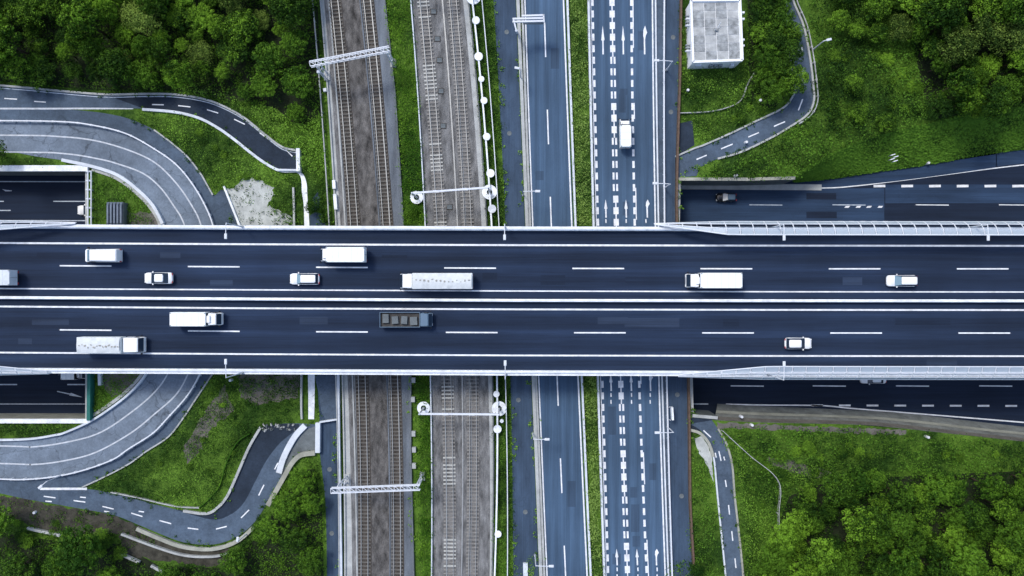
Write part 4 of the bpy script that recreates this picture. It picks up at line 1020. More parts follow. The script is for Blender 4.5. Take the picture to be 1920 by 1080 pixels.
# ------------------------------------------------------------------ the flat roofed building
e = empty("utility_building", label="small white flat roofed building with grey stained roof panels", cat="building")
hb = 4.0
tl, tr_, br_, bl_ = P(1295, 2, hb), P(1386.5, 1, hb), P(1391, 113.5, hb), P(1299, 117, hb)
top = [tl, tr_, br_, bl_]
b = MB(); b.hexa([Vector((p.x, p.y, 0)) for p in top], top, "wall_white"); b.build("wall", e)
ins = lambda u, v: (tl * (1 - u) + tr_ * u) * (1 - v) + (bl_ * (1 - u) + br_ * u) * v
for i in range(4):
    for j in range(7):
        u0, u1 = .03 + .94 * i / 4 + .006, .03 + .94 * (i + 1) / 4 - .006; v0, v1 = .03 + .94 * j / 7 + .004, .03 + .94 * (j + 1) / 7 - .004
        q = [ins(u0, v1), ins(u1, v1), ins(u1, v0), ins(u0, v0)]
        b = MB(); b.hexa([v + Vector((0, 0, .01)) for v in q], [v + Vector((0, 0, .06 + random.uniform(0, .02))) for v in q], "roof_grey_pale" if (i * 3 + j * 5) % 7 < 3 else "roof_grey"); b.build("roof_panel", e)
for a, c in ((tl, tr_), (tr_, br_), (br_, bl_), (bl_, tl)):
    b = MB(); b.bar(a + Vector((0, 0, .15)), c + Vector((0, 0, .15)), .35, .45, "wall_white"); b.build("parapet", e)
for k in range(3):
    p = ins(.5, .5); 
b = MB(); c0 = ins(.5, .48) + Vector((0, 0, .1)); b.tube([c0, c0 + Vector((.5, .9, .9))], .06, "steel_white", 6); b.tube([c0, c0 + Vector((-.5, -.3, .8))], .05, "steel_white", 6); b.box(c0 + Vector((0, 0, .1)), (.5, .5, .3), "roof_grey"); b.build("antenna", e)
for y in (30, 36, 42, 48, 85, 90, 96):
    p = P(1290.5, y, 2.6); b = MB(); b.box(p, (.9, .18, .5), "steel_grey" if y % 4 else "steel_white"); b.build("bracket", e)
for x in (1308, 1332, 1341, 1350, 1372):
    p = P(x, 123, 2.0); b = MB(); b.box(p, (.5 if x != 1308 else 1.0, .5, 1.2), "steel_white" if x in (1308, 1372) else "steel_grey"); b.build("wall_unit", e)
for y in (24, 36, 75, 86):
    p = P(1392, y, 3.4); b = MB(); b.box(p, (.55, .3, .5), "wall_white"); b.build("bracket", e)

# ------------------------------------------------------------------ vehicles
def wheels(e, xs, w_, r=.32, zc=None):
    mb = MB(); mb.tube([(0, -.11, 0), (0, .11, 0)], r, "rubber", 14); wm = mb.mesh("wheel")
    rb = MB(); rb.tube([(0, -.12, 0), (0, .12, 0)], r * .55, "rim", 10); rm = rb.mesh("rim")
    for x in xs:
        for s in (-1, 1):
            o = link("wheel", wm, e); o.location = (x, s * (w_ / 2 - .12), r)
            q = link("rim", rm, o)
def loft(secs, m, b):
    """secs: list of (z, x0, x1, half width front, half width rear, corner) rounded plan rings"""
    rings = []
    for (z, x0, x1, wf, wr, c) in secs:
        rg = []
        for (cx, cy, a0) in ((x1 - c, wf - c, 0), (x0 + c, wr - c, 90), (x0 + c, -(wr - c), 180), (x1 - c, -(wf - c), 270)):
            for k in range(4):
                a = R(a0 + k * 30); rg.append(Vector((cx + c * math.cos(a), cy + c * math.sin(a), z)))
        rings.append(rg)
    n = len(rings[0]); vs = [v for r_ in rings for v in r_]; fs = []
    for i in range(len(rings) - 1):
        for k in range(n):
            k2 = (k + 1) % n; fs.append((i * n + k, i * n + k2, (i + 1) * n + k2, (i + 1) * n + k))
    fs.append(tuple(range(n - 1, -1, -1))); fs.append(tuple((len(rings) - 1) * n + k for k in range(n)))
    b.add(vs, fs, m)
def car(L=4.4, W=1.75, Ht=1.45, wagon=False, paint_="car_white", name="car", glass="glass", gfront="glass", **kw):
    e = empty(name, **kw); h = L / 2
    b = MB(); loft([(.25, -h + .08, h - .08, W / 2 - .08, W / 2 - .08, .35), (.5, -h, h, W / 2 - .02, W / 2, .42), (.78, -h + .03, h - .06, W / 2 - .05, W / 2 - .01, .45), (.92, -h + .12, h - .35, W / 2 - .14, W / 2 - .08, .40)], paint_, b); b.build("body", e, smooth=True)
    rx0 = -h + (.18 if wagon else .62); rx1 = h - 1.15; tx0 = -h + (.45 if wagon else 1.20); tx1 = h - 1.85
    wb, wt = W / 2 - .10, W / 2 - .27
    z0, z1 = .90, Ht
    b = MB(); loft([(z1 - .05, tx0 - .05, tx1 + .08, wt + .01, wt + .01, .18), (z1 + .02, tx0 + .06, tx1 - .03, wt - .08, wt - .08, .2)], paint_, b); b.build("roof", e, smooth=True)
    c = MB(); c.hexa([(tx1, -wt, z1 - .04), (rx1, -wb, z0), (rx1, wb, z0), (tx1, wt, z1 - .04)], [(tx1 - .02, -wt + .02, z1 - .02), (rx1 + .03, -wb + .05, z0 + .03), (rx1 + .03, wb - .05, z0 + .03), (tx1 - .02, wt - .02, z1 - .02)], gfront); c.build("windscreen", e)
    c = MB(); c.hexa([(rx0, -wb, z0), (tx0, -wt, z1 - .04), (tx0, wt, z1 - .04), (rx0, wb, z0)], [(rx0 - .03, -wb + .05, z0 + .03), (tx0, -wt + .02, z1 - .02), (tx0, wt - .02, z1 - .02), (rx0 - .03, wb - .05, z0 + .03)], glass); c.build("rear_window", e)
    for s in (-1, 1):
        c = MB(); c.hexa([(rx0, s * wb, z0), (rx1, s * wb, z0), (tx1, s * wt, z1 - .04), (tx0, s * wt, z1 - .04)], [(rx0, s * (wb + .02), z0), (rx1, s * (wb + .02), z0), (tx1, s * (wt + .02), z1 - .04), (tx0, s * (wt + .02), z1 - .04)], glass); c.build("side_window", e)
        c = MB(); c.box((rx1 - .25, s * (W / 2 + .06), .98), (.16, .2, .13), paint_); c.build("mirror", e)
        c = MB(); c.box((h - .16, s * (W / 2 - .36), .68), (.22, .36, .14), "lamp_clear", -s * .25); c.build("headlight", e)
        c = MB(); c.box((-h + .06, s * (W / 2 - .30), .74), (.12, .32, .16), "lamp_red"); c.build("tail_light", e)
    wheels(e, (-h + .85, h - .85), W)
    return e
def van(L=5.5, W=2.0, Ht=2.3, **kw):
    e = empty("van", **kw); h = L / 2
    b = MB(); loft([(.3, -h + .05, h - .05, W / 2 - .08, W / 2 - .04, .2), (.7, -h, h, W / 2 - .06, W / 2, .25), (1.25, -h + .02, h - .15, W / 2 - .06, W / 2, .25), (1.30, -h + .02, h - .5, W / 2 - .08, W / 2, .2), (Ht - .15, -h + .08, h - 1.25, W / 2 - .16, W / 2 - .10, .2), (Ht, -h + .2, h - 1.45, W / 2 - .28, W / 2 - .22, .2)], "car_white", b); b.build("body", e, smooth=False)
    c = MB(); c.hexa([(h - 1.18, -W / 2 + .2, Ht - .2), (h - .5, -W / 2 + .14, 1.32), (h - .5, W / 2 - .14, 1.32), (h - 1.18, W / 2 - .2, Ht - .2)], [(h - 1.15, -W / 2 + .24, Ht - .16), (h - .45, -W / 2 + .18, 1.36), (h - .45, W / 2 - .18, 1.36), (h - 1.15, W / 2 - .24, Ht - .16)], "glass_light"); c.build("windscreen", e)
    for s in (-1, 1):
        c = MB(); c.box((h - .75, s * (W / 2 + .14), 1.45), (.18, .26, .3), "rubber"); c.build("mirror", e)
        c = MB(); c.box((h - .08, s * (W / 2 - .3), .8), (.14, .32, .2), "lamp_clear"); c.build("headlight", e)
        c = MB(); c.box((-h + .02, s * (W / 2 - .12), 1.0), (.1, .16, .5), "lamp_red"); c.build("tail_light", e)
        c = MB(); c.box((h - 1.45, s * (W / 2 - .045), 1.62), (.75, .06, .5), "glass"); c.build("side_window", e)
    for i in range(4):
        c = MB(); c.box((-h + .7 + i * .8, 0, Ht + .012), (.05, W - .75, .03), "box_white"); c.build("roof_rib", e)
    wheels(e, (-h + 1.0, h - .95), W, .36)
    return e
def truck(L=7.0, W=2.2, Ht=3.1, cab=1.7, cabW=2.0, bed="box_white", kind="box", cabm="car_white", name="truck", **kw):
    e = empty(name, **kw); h = L / 2; cx = h - cab
    b = MB(); b.box(((-h + h - .2) / 2 - .1, 0, .75), (L - .5, .9, .3), "rubber"); b.build("chassis", e)
    ch = min(2.35, Ht - .3)
    b = MB(); loft([(.5, cx, h, cabW / 2 - .04, cabW / 2, .12), (1.2, cx, h, cabW / 2 - .02, cabW / 2, .14), (1.25, cx, h - .04, cabW / 2 - .05, cabW / 2 - .02, .14), (ch - .1, cx, h - .5, cabW / 2 - .10, cabW / 2 - .06, .14), (ch, cx + .06, h - .62, cabW / 2 - .18, cabW / 2 - .14, .14)], cabm, b); b.build("cab", e)
    c = MB(); c.hexa([(h - .46, -cabW / 2 + .14, ch - .16), (h - .05, -cabW / 2 + .12, 1.3), (h - .05, cabW / 2 - .12, 1.3), (h - .46, cabW / 2 - .14, ch - .16)], [(h - .42, -cabW / 2 + .16, ch - .12), (h, -cabW / 2 + .14, 1.33), (h, cabW / 2 - .14, 1.33), (h - .42, cabW / 2 - .16, ch - .12)], "glass"); c.build("windscreen", e)
    for s in (-1, 1):
        c = MB(); c.box((h - .12, s * (cabW / 2 + .16), 1.75), (.12, .22, .4), "rubber"); c.build("mirror", e)
        c = MB(); c.box((h + .01, s * (cabW / 2 - .3), .72), (.08, .34, .2), "lamp_clear"); c.build("headlight", e)
        c = MB(); c.box((-h + .01, s * (W / 2 - .3), .85), (.08, .34, .16), "lamp_red"); c.build("tail_light", e)
        c = MB(); c.box((h - .85, s * (cabW / 2 - .03), 1.7), (.6, .05, .5), "glass"); c.build("side_window", e)
    x0, x1 = -h, cx - .08
    if kind == "box":
        b = MB(); b.box(((x0 + x1) / 2, 0, (1.0 + Ht) / 2), (x1 - x0, W, Ht - 1.0), bed); bx = b.build("cargo_box", e, bevel=.05)
        n = max(3, int((x1 - x0) / .9))
        for i in range(1, n):
            c = MB(); c.box((x0 + (x1 - x0) * i / n, 0, Ht + .006), (.04, W - .1, .03), "tarp"); c.build("roof_seam", bx)
        c = MB(); c.box((x1 + .30, 0, ch + .16), (.55, 1.2, .36), cabm, taper=.8); c.build("wind_deflector", e)
        c = MB(); c.box((x1 + .04, 0, 1.9), (.07, W - .2, 1.5), "rubber"); c.build("bulkhead_gap", e)
        for s in (-1, 1):
            for xx in (x0 + .12, x1 - .12):
                c = MB(); c.box((xx, s * (W / 2 - .12), Ht + .03), (.18, .14, .06), "steel_grey"); c.build("roof_fitting", bx)
        c = MB(); c.box((x0 - .03, 0, 1.9), (.05, .06, 1.7), "steel_grey"); c.build("door_bar", bx)
    elif kind == "tarp":
        b = MB(); b.box(((x0 + x1) / 2, 0, 1.9), (x1 - x0, W, 1.8), bed); bx = b.build("cargo_bed", e, bevel=.08)
        b = MB(); 
        n = 12; A = []; B = []; 
        rows = []
        for i in range(n + 1):
            x = x0 + .12 + (x1 - x0 - .24) * i / n
            rows.append([Vector((x, (-.46 + .92 * j / 6) * W, 2.81 + .22 * math.sin(math.pi * j / 6) + random.uniform(-.05, .05))) for j in range(7)])
        for i in range(n): b.strip(rows[i], rows[i + 1], "tarp")
        b.build("tarpaulin", e, smooth=True)
        for i in range(14):
            c = MB(); x = x0 + .5 + i * .33 * (x1 - x0) / 4.9; c.box((x, random.uniform(-.35, .25), 3.06), (random.uniform(.12, .34), random.uniform(.1, .3), .05), "dirt_mark", random.uniform(-.6, .6)); c.build("stain_patch", e)
    else:
        b = MB(); b.box(((x0 + x1) / 2, 0, 1.05), (x1 - x0, W, .12), "pickup_bed"); b.build("load_bed", e)
        for (cc, dd) in ((((x0 + x1) / 2, W / 2 - .04, 1.3), (x1 - x0, .08, .5)), (((x0 + x1) / 2, -W / 2 + .04, 1.3), (x1 - x0, .08, .5)), ((x0 + .04, 0, 1.3), (.08, W - .17, .5)), ((x1 - .04, 0, 1.4), (.08, W - .17, .7))):
            c = MB(); c.box(cc, dd, "car_blue_grey"); c.build("side_board", e)
        for i in range(4):
            c = MB(); c.box((x0 + .9 + i * (x1 - x0 - 1.6) / 3.2, random.uniform(-.2, .2), 1.38), (random.uniform(.8, 1.2), random.uniform(1.1, 1.5), random.uniform(.3, .7)), bed, random.uniform(-.1, .1)); c.build("cargo", e)
    wheels(e, (-h + .9, -h + 2.0, h - 1.1) if L > 9 else (-h + 1.3, h - .95), W - .1, .45)
    return e
def put(e, px, py, z, rz=0, zm=1.5):
    p = P(px, py, z + zm); e.location = (p.x, p.y, z + (.008 if z else .06)); e.rotation_euler = (0, 0, rz)
PI = math.pi
put(van(5.4, 2.05, 2.3, label="white van in the upper carriageway at left, ahead of the white car", cat="van"), 190, 479, ZD, PI)
put(car(4.3, 1.75, 1.45, label="white saloon car with dark windows following the white van at left", cat="car", group="cars on the bridge"), 297, 521.5, ZD, PI, .8)
put(car(4.5, 1.75, 1.5, wagon=True, gfront="glass_light", label="white estate car with pale blue windscreen below the white box truck", cat="car", group="cars on the bridge"), 571, 523, ZD, PI, .8)
put(truck(6.9, 2.25, 3.0, 1.05, 1.95, label="white box truck heading left in the upper carriageway", cat="truck"), 641, 477.5, ZD, PI, 2.5)
put(truck(11.0, 2.4, 3.4, 1.9, 2.25, bed="tarp", kind="tarp", label="long pale truck under tarpaulin in the upper middle lane of the bridge", cat="truck"), 818, 527, ZD, PI, 1.8)
put(truck(8.0, 2.3, 3.1, 1.7, 2.1, label="white box truck in the upper carriageway at right", cat="truck"), 1340, 526, ZD, PI, 2.5)
put(car(4.6, 1.75, 1.75, wagon=True, gfront="glass_light", label="white high roofed car alone in the upper carriageway far right", cat="car", group="cars on the bridge"), 1692, 526.5, ZD, PI, .9)
put(truck(7.2, 2.1, 2.9, 1.75, 1.9, label="white box truck heading right in the lower carriageway", cat="truck"), 366, 598.5, ZD, 0, 2.3)
put(truck(9.4, 2.45, 3.1, 2.7, 2.35, bed="tarp", kind="tarp", label="large white truck with stained tarpaulin in the lower carriageway", cat="truck"), 206, 647, ZD, 0, 2.2)
put(truck(7.9, 2.3, 2.4, 1.7, 2.1, bed="concrete_dark", kind="flat", cabm="car_blue_grey", label="dark open truck with empty looking bed in the lower carriageway", cat="truck"), 761, 599.5, ZD, 0, 1.4)
put(car(4.1, 1.75, 1.5, wagon=True, label="white car in the lower carriageway beside the right noise screen", cat="car", group="cars on the bridge"), 1497, 644, ZD, 0, .8)
put(truck(4.7, 1.7, 2.6, 1.1, 1.6, label="white delivery truck driving up the three lane road", cat="truck"), 1172.5, 249, 0, R(91), 2.0)
put(car(3.5, 1.5, 1.6, wagon=True, paint_="car_black", gfront="lamp_clear", label="small black car on the sunken road at right", cat="car"), 1362, 370, ZT, PI, .8)
for ch in [c for c in bpy.data.objects if c.parent and c.parent.get("label") == "small black car on the sunken road at right" and c.name.startswith("roof")]:
    ch.data.materials[0] = M["car_blue_grey"]
put(car(4.2, 1.7, 1.45, label="white car half hidden in the tunnel mouth at left", cat="car"), 168, 394, ZT, PI, .8)
put(truck(3.8, 1.75, 2.0, 1.1, 1.6, name="truck", label="white small truck half hidden under the lower left bridge edge", cat="truck"), 136, 702, ZT, 0, 1.8)
put(car(4.4, 1.7, 1.45, label="white car half hidden under the right noise screen on the sunken road", cat="car"), 1638, 710, ZT, PI, .8)
put(truck(6.0, 2.3, 3.0, 1.7, 2.1, bed="concrete_light", cabm="car_blue_grey", label="grey box truck cut off by the left edge of the photo", cat="truck"), -16, 520.5, ZD, PI, 2.5)

# ------------------------------------------------------------------ vegetation
def in_poly(pts, poly):
    x, y = pts[:, 0], pts[:, 1]; ins_ = np.zeros(len(pts), bool); n = len(poly); j = n - 1
    for i in range(n):
        xi, yi = poly[i]; xj, yj = poly[j]
        c = ((yi > y) != (yj > y)) & (x < (xj - xi) * (y - yi) / (yj - yi + 1e-9) + xi)
        ins_ ^= c; j = i
    return ins_
def leaf_mesh(name, cen, nrm, size, m, squash=1.0):
    """one quad leaf clump per point, facing nrm"""
    n = len(cen)
    nrm = nrm / (np.linalg.norm(nrm, axis=1, keepdims=True) + 1e-9)
    r = rng.normal(size=(n, 3)); a = np.cross(nrm, r); a /= np.linalg.norm(a, axis=1, keepdims=True) + 1e-9
    b = np.cross(nrm, a)
    s = size[:, None]
    e = rng.uniform(.6, 1.0, (n, 1)) * squash
    v = np.stack([cen - a * s, cen - b * s * e, cen + a * s, cen + b * s * e], 1).reshape(-1, 3)
    me = bpy.data.meshes.new(name)
    me.vertices.add(4 * n); me.vertices.foreach_set("co", v.ravel().astype(np.float32))
    me.loops.add(4 * n); me.loops.foreach_set("vertex_index", np.arange(4 * n, dtype=np.int32))
    me.polygons.add(n); me.polygons.foreach_set("loop_start", np.arange(0, 4 * n, 4, dtype=np.int32)); me.polygons.foreach_set("loop_total", np.full(n, 4, np.int32))
    at = me.attributes.new("rnd", 'FLOAT', 'FACE'); at.data.foreach_set("value", rng.uniform(0, 1, n).astype(np.float32))
    me.materials.append(M[m]); me.update(); me.validate()
    return me
def crown_mesh(m, r, h, nb, per, lr, leaf, flat=0.75):
    cs = []; ns = []; sz = []
    ga = math.pi * (3 - math.sqrt(5))
    for i in range(nb):
        t = (i + .5) / nb
        rad = r * math.sqrt(t) * rng.uniform(.82, 1.0)
        a = i * ga + rng.uniform(-.3, .3)
        zz = h - .15 - (1 - math.sqrt(max(0, 1 - (rad / r * .97) ** 2))) * r * flat * 1.25 + rng.uniform(-.35, .35)
        br = lr * rng.uniform(.7, 1.25)
        c = np.array([math.cos(a) * rad, math.sin(a) * rad, zz])
        d = rng.normal(size=(per, 3)); d[:, 2] = np.abs(d[:, 2]) * .9 + .05 * rng.normal(size=per); d /= np.linalg.norm(d, axis=1, keepdims=True)
        cs.append(c + d * br * rng.uniform(.78, 1.08, (per, 1)) * np.array([1, 1, .8])); ns.append(d + rng.normal(size=(per, 3)) * .28)
        sz.append(rng.uniform(.7, 1.3, per) * leaf)
    # inner leaves so that the crown is not hollow
    k = nb * per // 5
    d = rng.normal(size=(k, 3)); d /= np.linalg.norm(d, axis=1, keepdims=True); d[:, 2] = d[:, 2] * flat * .7
    cs.append(d * r * rng.uniform(.3, .85, (k, 1)) + np.array([0, 0, h - r * flat])); ns.append(d + rng.normal(size=(k, 3)) * .5); sz.append(rng.uniform(.8, 1.5, k) * leaf)
    return leaf_mesh("crown", np.concatenate(cs), np.concatenate(ns), np.concatenate(sz), m)
def trunk_mesh(h, r):
    b = MB(); b.tube([(0, 0, 0), (.05, .02, h * .3), (-.04, .06, h * .62)], .24, "bark", 8, .12)
    for k in range(4):
        a = k * 1.6 + .4; b.tube([(0, 0, h * (.3 + .07 * k)), (math.cos(a) * r * .35, math.sin(a) * r * .35, h * .58), (math.cos(a) * r * .6, math.sin(a) * r * .6, h * .76)], .09, "bark", 5, .03)
    return b.mesh("trunk", True)
KINDS = {}
for key, m in (("wood", "leaf_wood"), ("dark", "leaf_dark"), ("round", "leaf_round"), ("olive", "leaf_olive"), ("fine", "leaf_wood")):
    KINDS[key] = []
    for v in range(4):
        r, h = 3.0, 6.4
        if key == "round": cm = crown_mesh(m, r, h, 58, 64, .52, .12, .8)
        elif key == "fine": cm = crown_mesh(m, r, h, 90, 38, .42, .11, .45 + .15 * v)
        elif key == "olive": cm = crown_mesh(m, r, h, 22 + 3 * v, 120, .95, .12, .7)
        else: cm = crown_mesh(m, r, h, 34 + 4 * v, 84, .70, .125, .62 + .1 * v)
        KINDS[key].append((cm, trunk_mesh(h, r)))
def tree(key, px, py, rm, label, group=None, hs=1.0, name="broadleaf_tree"):
    cm, tm = random.choice(KINDS[key])
    e = empty(name, P(px, py, 0), random.uniform(0, 6.28), label=label, cat="tree", group=group)
    s = rm / 3.0
    e.scale = (s * random.uniform(.92, 1.08), s * random.uniform(.92, 1.08), s * hs)
    link("crown", cm, e); link("trunk", tm, e)
def wood(poly, spacing, rlo, rhi, key, label, group, hs=(.8, 1.15), avoid=None):
    pl = np.array(poly, float); x0, y0 = pl.min(0); x1, y1 = pl.max(0)
    pts = []; tries = 0
    target = 4000
    while tries < target:
        tries += 1
        p = np.array([rng.uniform(x0, x1), rng.uniform(y0, y1)])
        if not in_poly(p[None], poly)[0]: continue
        if all((p[0] - q[0]) ** 2 + (p[1] - q[1]) ** 2 > spacing ** 2 for q in pts): pts.append(p)
    for p in pts:
        k = key if rng.uniform() > .55 else str(rng.choice(["dark", "olive", "fine", "fine", "dark"] if key == "wood" else ["wood", "fine", "round"]))
        tree(k, p[0], p[1], rng.uniform(rlo, rhi), label, group, rng.uniform(*hs))
    return len(pts)
nt_ = 0
nt_ += wood([(-60, -60), (590, -60), (585, 60), (470, 70), (450, 130), (400, 160), (300, 158), (200, 152), (110, 146), (-60, 138)], 31, 1.3, 3.0, "wood", "leafy tree in the dense wood above the upper left road", "trees of the upper left wood", (.6, 1.7))
nt_ += wood([(1398, -60), (1466, -60), (1462, 60), (1472, 130), (1474, 180), (1440, 196), (1412, 130), (1402, 100)], 30, 1.8, 2.6, "dark", "dark tree in the narrow wood between building and curved lane", "trees right of the building")
nt_ += wood([(1690, -60), (1990, -60), (1990, 175), (1850, 205), (1790, 215), (1760, 180), (1720, 120), (1690, 60)], 34, 1.5, 3.3, "wood", "tall leafy tree in the upper right wood", "trees of the upper right wood", (.7, 1.7))
nt_ += wood([(1540, -60), (1690, -60), (1690, 60), (1620, 90), (1560, 80)], 34, 1.6, 2.6, "wood", "leafy tree at the top of the upper right slope", "trees of the upper right slope")
nt_ += wood([(1500, 905), (1620, 890), (1760, 900), (1990, 880), (1990, 1140), (1410, 1140), (1420, 1010), (1460, 960)], 32, 1.5, 3.2, "dark", "leafy tree in the lower right wood", "trees of the lower right wood", (.7, 1.6))
# single trees that stand out
SING = [("round", 505, 168, 2.2, "round tree with bright crown left of the pair beside the tracks"), ("round", 568, 165, 2.7, "large round tree close to the tracks below the upper gantry"),
        ("round", 517, 122, 2.7, "round dark crowned tree above the pair of round trees"), ("round", 563, 92, 2.5, "round tree next to the tracks near the upper gantry"),
        ("round", 470, 178, 1.6, "small round tree left of the round pair"), ("round", 560, 215, 1.6, "small round shrubby tree above the dark curved road"),
        ("wood", 590, 390, 1.2, "small green tree between footpath and tracks above the bridge"), ("round", 775, 396, 1.0, "single round bush in the green strip by the ring footing"),
        ("round", 22, 968, 3.2, "large round tree at the lower left corner"), ("round", 182, 1010, 4.0, "largest round tree among the terrace walls"), ("round", 130, 1050, 2.5, "round tree below left of the largest round tree"),
        ("round", 225, 1075, 2.3, "round tree at the bottom edge near the terrace wall"), ("dark", 60, 1050, 2.8, "dark tree at the bottom left edge"), ("round", 450, 1040, 2.4, "round tree below the hairpin bend"),
        ("round", 574, 893, 2.2, "round tree inside the beige retaining wall"), ("round", 548, 938, 2.5, "round tree in the middle of the row by the service lane"), ("round", 512, 985, 2.3, "round tree at the lower end of the row beside the hairpin"),
        ("round", 590, 935, 2.0, "round tree touching the service lane"), ("dark", 560, 1000, 2.4, "dark tree south of the row beside the hairpin"), ("dark", 590, 1040, 2.2, "dark tree at the bottom by the service lane"), ("round", 330, 1070, 2.2, "round tree at the bottom edge below the double wall"), ("round", 395, 1085, 2.4, "round tree at the bottom edge right of the double wall"),
        ("dark", 10, 292, 2.3, "dark tree at the left edge beside the ramp"), ("wood", 1475, 70, 1.8, "tree overhanging the curved lane at its upper part"), ("dark", 1478, 78, 1.4, "tree with dark crown beside the upper end of the curved lane"),
        ("wood", 1800, 205, 2.4, "tree at the foot of the upper right wood beside the slope"), ("dark", 1745, 205, 2.2, "dark tree on the slope left of the upper right wood"), ("wood", 1590, 165, 1.6, "lone shrubby tree on the grassy slope at right"), ("wood", 1650, 235, 1.7, "second shrubby tree on the grassy slope at right"), ("wood", 1600, 215, 1.5, "pale topped shrubby tree in the middle of the right slope"),
        ("dark", 1500, 940, 2.0, "dark tree at the left tip of the lower right wood"), ("wood", 1300, 1062, 1.2, "small tree at the end of the lower right lane triangle")]
for k, px, py, r, lab in SING: tree(k, px, py, r, lab, None, .85)

def field(poly_list, dens, m, label, name="undergrowth", leaf=(.10, .24), hh=(.05, .75), cluster=12, clump=0.35, z=0.0, avoid=(), patchy=-9):
    """ground cover: many small leaf clumps"""
    allc = []; alln = []; alls = []
    for poly in poly_list:
        pl = np.array(poly, float); x0, y0 = pl.min(0); x1, y1 = pl.max(0)
        area = (x1 - x0) * (y1 - y0) / K(0) ** 2
        n = int(area * dens)
        p = np.stack([rng.uniform(x0, x1, n), rng.uniform(y0, y1, n)], 1)
        p = p[in_poly(p, poly)]
        for av in avoid: p = p[~in_poly(p, av)]
        n = len(p)
        wx = (p[:, 0] - 960) / K(0); wy = (540 - p[:, 1]) / K(0)
        # lumpy height: sum of sines
        hgt = .5 + .25 * np.sin(wx * .9 + 2 * np.sin(wy * .35)) + .25 * np.sin(wy * 1.1 + 2 * np.sin(wx * .4 + 1)) + rng.normal(0, .18, n)
        if patchy > -9:
            nv = np.sin(wx * .55 + 1.7 * np.sin(wy * .31)) + np.sin(wy * .62 + 1.9 * np.sin(wx * .27 + 2)) + .5 * np.sin(wx * 1.7 + wy * 1.3) + rng.normal(0, .3, n)
            kp = nv > patchy
            wx, wy, hgt = wx[kp], wy[kp], hgt[kp]; n = len(wx)
        hgt = np.clip(hgt, 0, 1.2)
        c = np.repeat(np.stack([wx, wy, z + hh[0] + (hh[1] - hh[0]) * hgt], 1), cluster, 0)
        off = rng.normal(size=(len(c), 3)) * np.array([clump, clump, clump * .5]); off[:, 2] = np.abs(off[:, 2])
        nn = rng.normal(size=(len(c), 3)) * .75 + np.array([0, 0, .8]) + off * 1.4
        allc.append(c + off); alln.append(nn); alls.append(rng.uniform(leaf[0] * .6, leaf[1] * .62, len(c)))
    me = leaf_mesh(name, np.concatenate(allc), np.concatenate(alln), np.concatenate(alls), m)
    return link(name, me, label=label, cat="plants", kind="stuff")
def strip_poly(LA, LB, y0, y1, ins_=2):
    ys = list(range(int(y0), int(y1) + 1, 30))
    return [(LA.x(y) + ins_, y) for y in ys] + [(LB.x(y) - ins_, y) for y in ys[::-1]]
WD = [(-60, -60), (592, -60), (600, 60), (604, 200), (612, 300), (618, 420), (600, 424), (598, 330), (562, 330), (563, 280), (530, 272), (495, 245), (460, 216), (425, 197), (385, 182), (330, 173), (270, 172), (200, 173), (110, 166), (0, 156), (-60, 150)]
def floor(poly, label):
    b = MB(); b.poly([P(x, y, .008) for x, y in poly], "soil_shade"); b.build("forest_floor", kind="structure", label=label, cat="ground", fix=False)  # sheet painted near black as the shade in gaps between crowns
floor([(-60, -60), (592, -60), (598, 60), (602, 150), (606, 215), (560, 240), (520, 205), (470, 190), (425, 190), (385, 178), (330, 170), (200, 170), (110, 163), (0, 152), (-60, 148)], "floor of the upper left wood, coloured dark for crown shade")
floor([(1400, -60), (1464, -60), (1466, 60), (1476, 120), (1478, 176), (1450, 205), (1410, 190), (1404, 120)], "floor of the wood right of the building, coloured dark for crown shade")
floor([(1690, -60), (1990, -60), (1990, 180), (1850, 206), (1760, 222), (1735, 190), (1720, 120)], "floor of the upper right wood, coloured dark for crown shade")
floor([(1480, 930), (1560, 900), (1760, 890), (1990, 880), (1990, 1140), (1440, 1140), (1450, 1010)], "floor of the lower right wood, coloured dark for crown shade")
floor([(-60, 990), (110, 1015), (225, 1020), (300, 1062), (430, 1066), (478, 1010), (530, 940), (566, 880), (590, 880), (604, 950), (608, 1140), (-60, 1140)], "floor below the trees at lower left, coloured dark for crown shade")
field([WD], 2.8, "leaf_dark", "low undergrowth filling the upper left wood", leaf=(.12, .28), hh=(.1, 1.0), patchy=-1.3)  # darker leaf colour carries the shade under the crowns
field([[(470, 195), (520, 205), (560, 235), (590, 225), (606, 240), (612, 320), (600, 330), (566, 320), (563, 276), (530, 268), (498, 242)], [(340, 165), (400, 170), (450, 192), (480, 215), (462, 214), (425, 195), (385, 180), (335, 172)]], 4, "leaf_meadow", "brighter scrub on the bank above the dark curved road", leaf=(.1, .2), hh=(.6, 1.2))
field([[(255, 212), (325, 214), (372, 226), (405, 244), (435, 265), (470, 293), (500, 313), (524, 324), (548, 326), (562, 340), (563, 400), (560, 423), (545, 412), (520, 396), (500, 385), (513, 368), (512, 352), (495, 343), (470, 333), (450, 338), (440, 350), (421, 350), (402, 362), (383, 326), (358, 292), (328, 265), (292, 238), (260, 222)],
       [(582, 325), (612, 320), (618, 400), (606, 424), (600, 395), (584, 380)]], 4.5, "leaf_meadow", "bright grass and weeds between the ramp and the white footpath", leaf=(.09, .2), hh=(.05, .6))
field([[(176, 320), (215, 333), (250, 355), (278, 386), (295, 418), (235, 420), (232, 376), (198, 376), (196, 418), (174, 420)],
       [(178, 705), (262, 705), (232, 737), (198, 764), (178, 778)], [(-60, 795), (165, 795), (120, 806), (60, 816), (-60, 818)], [(-60, 286), (0, 290), (60, 298), (150, 311), (-60, 311)]], 4.5, "leaf_meadow_dark", "rough grass inside the ramp bends", leaf=(.09, .2), hh=(.05, .5))
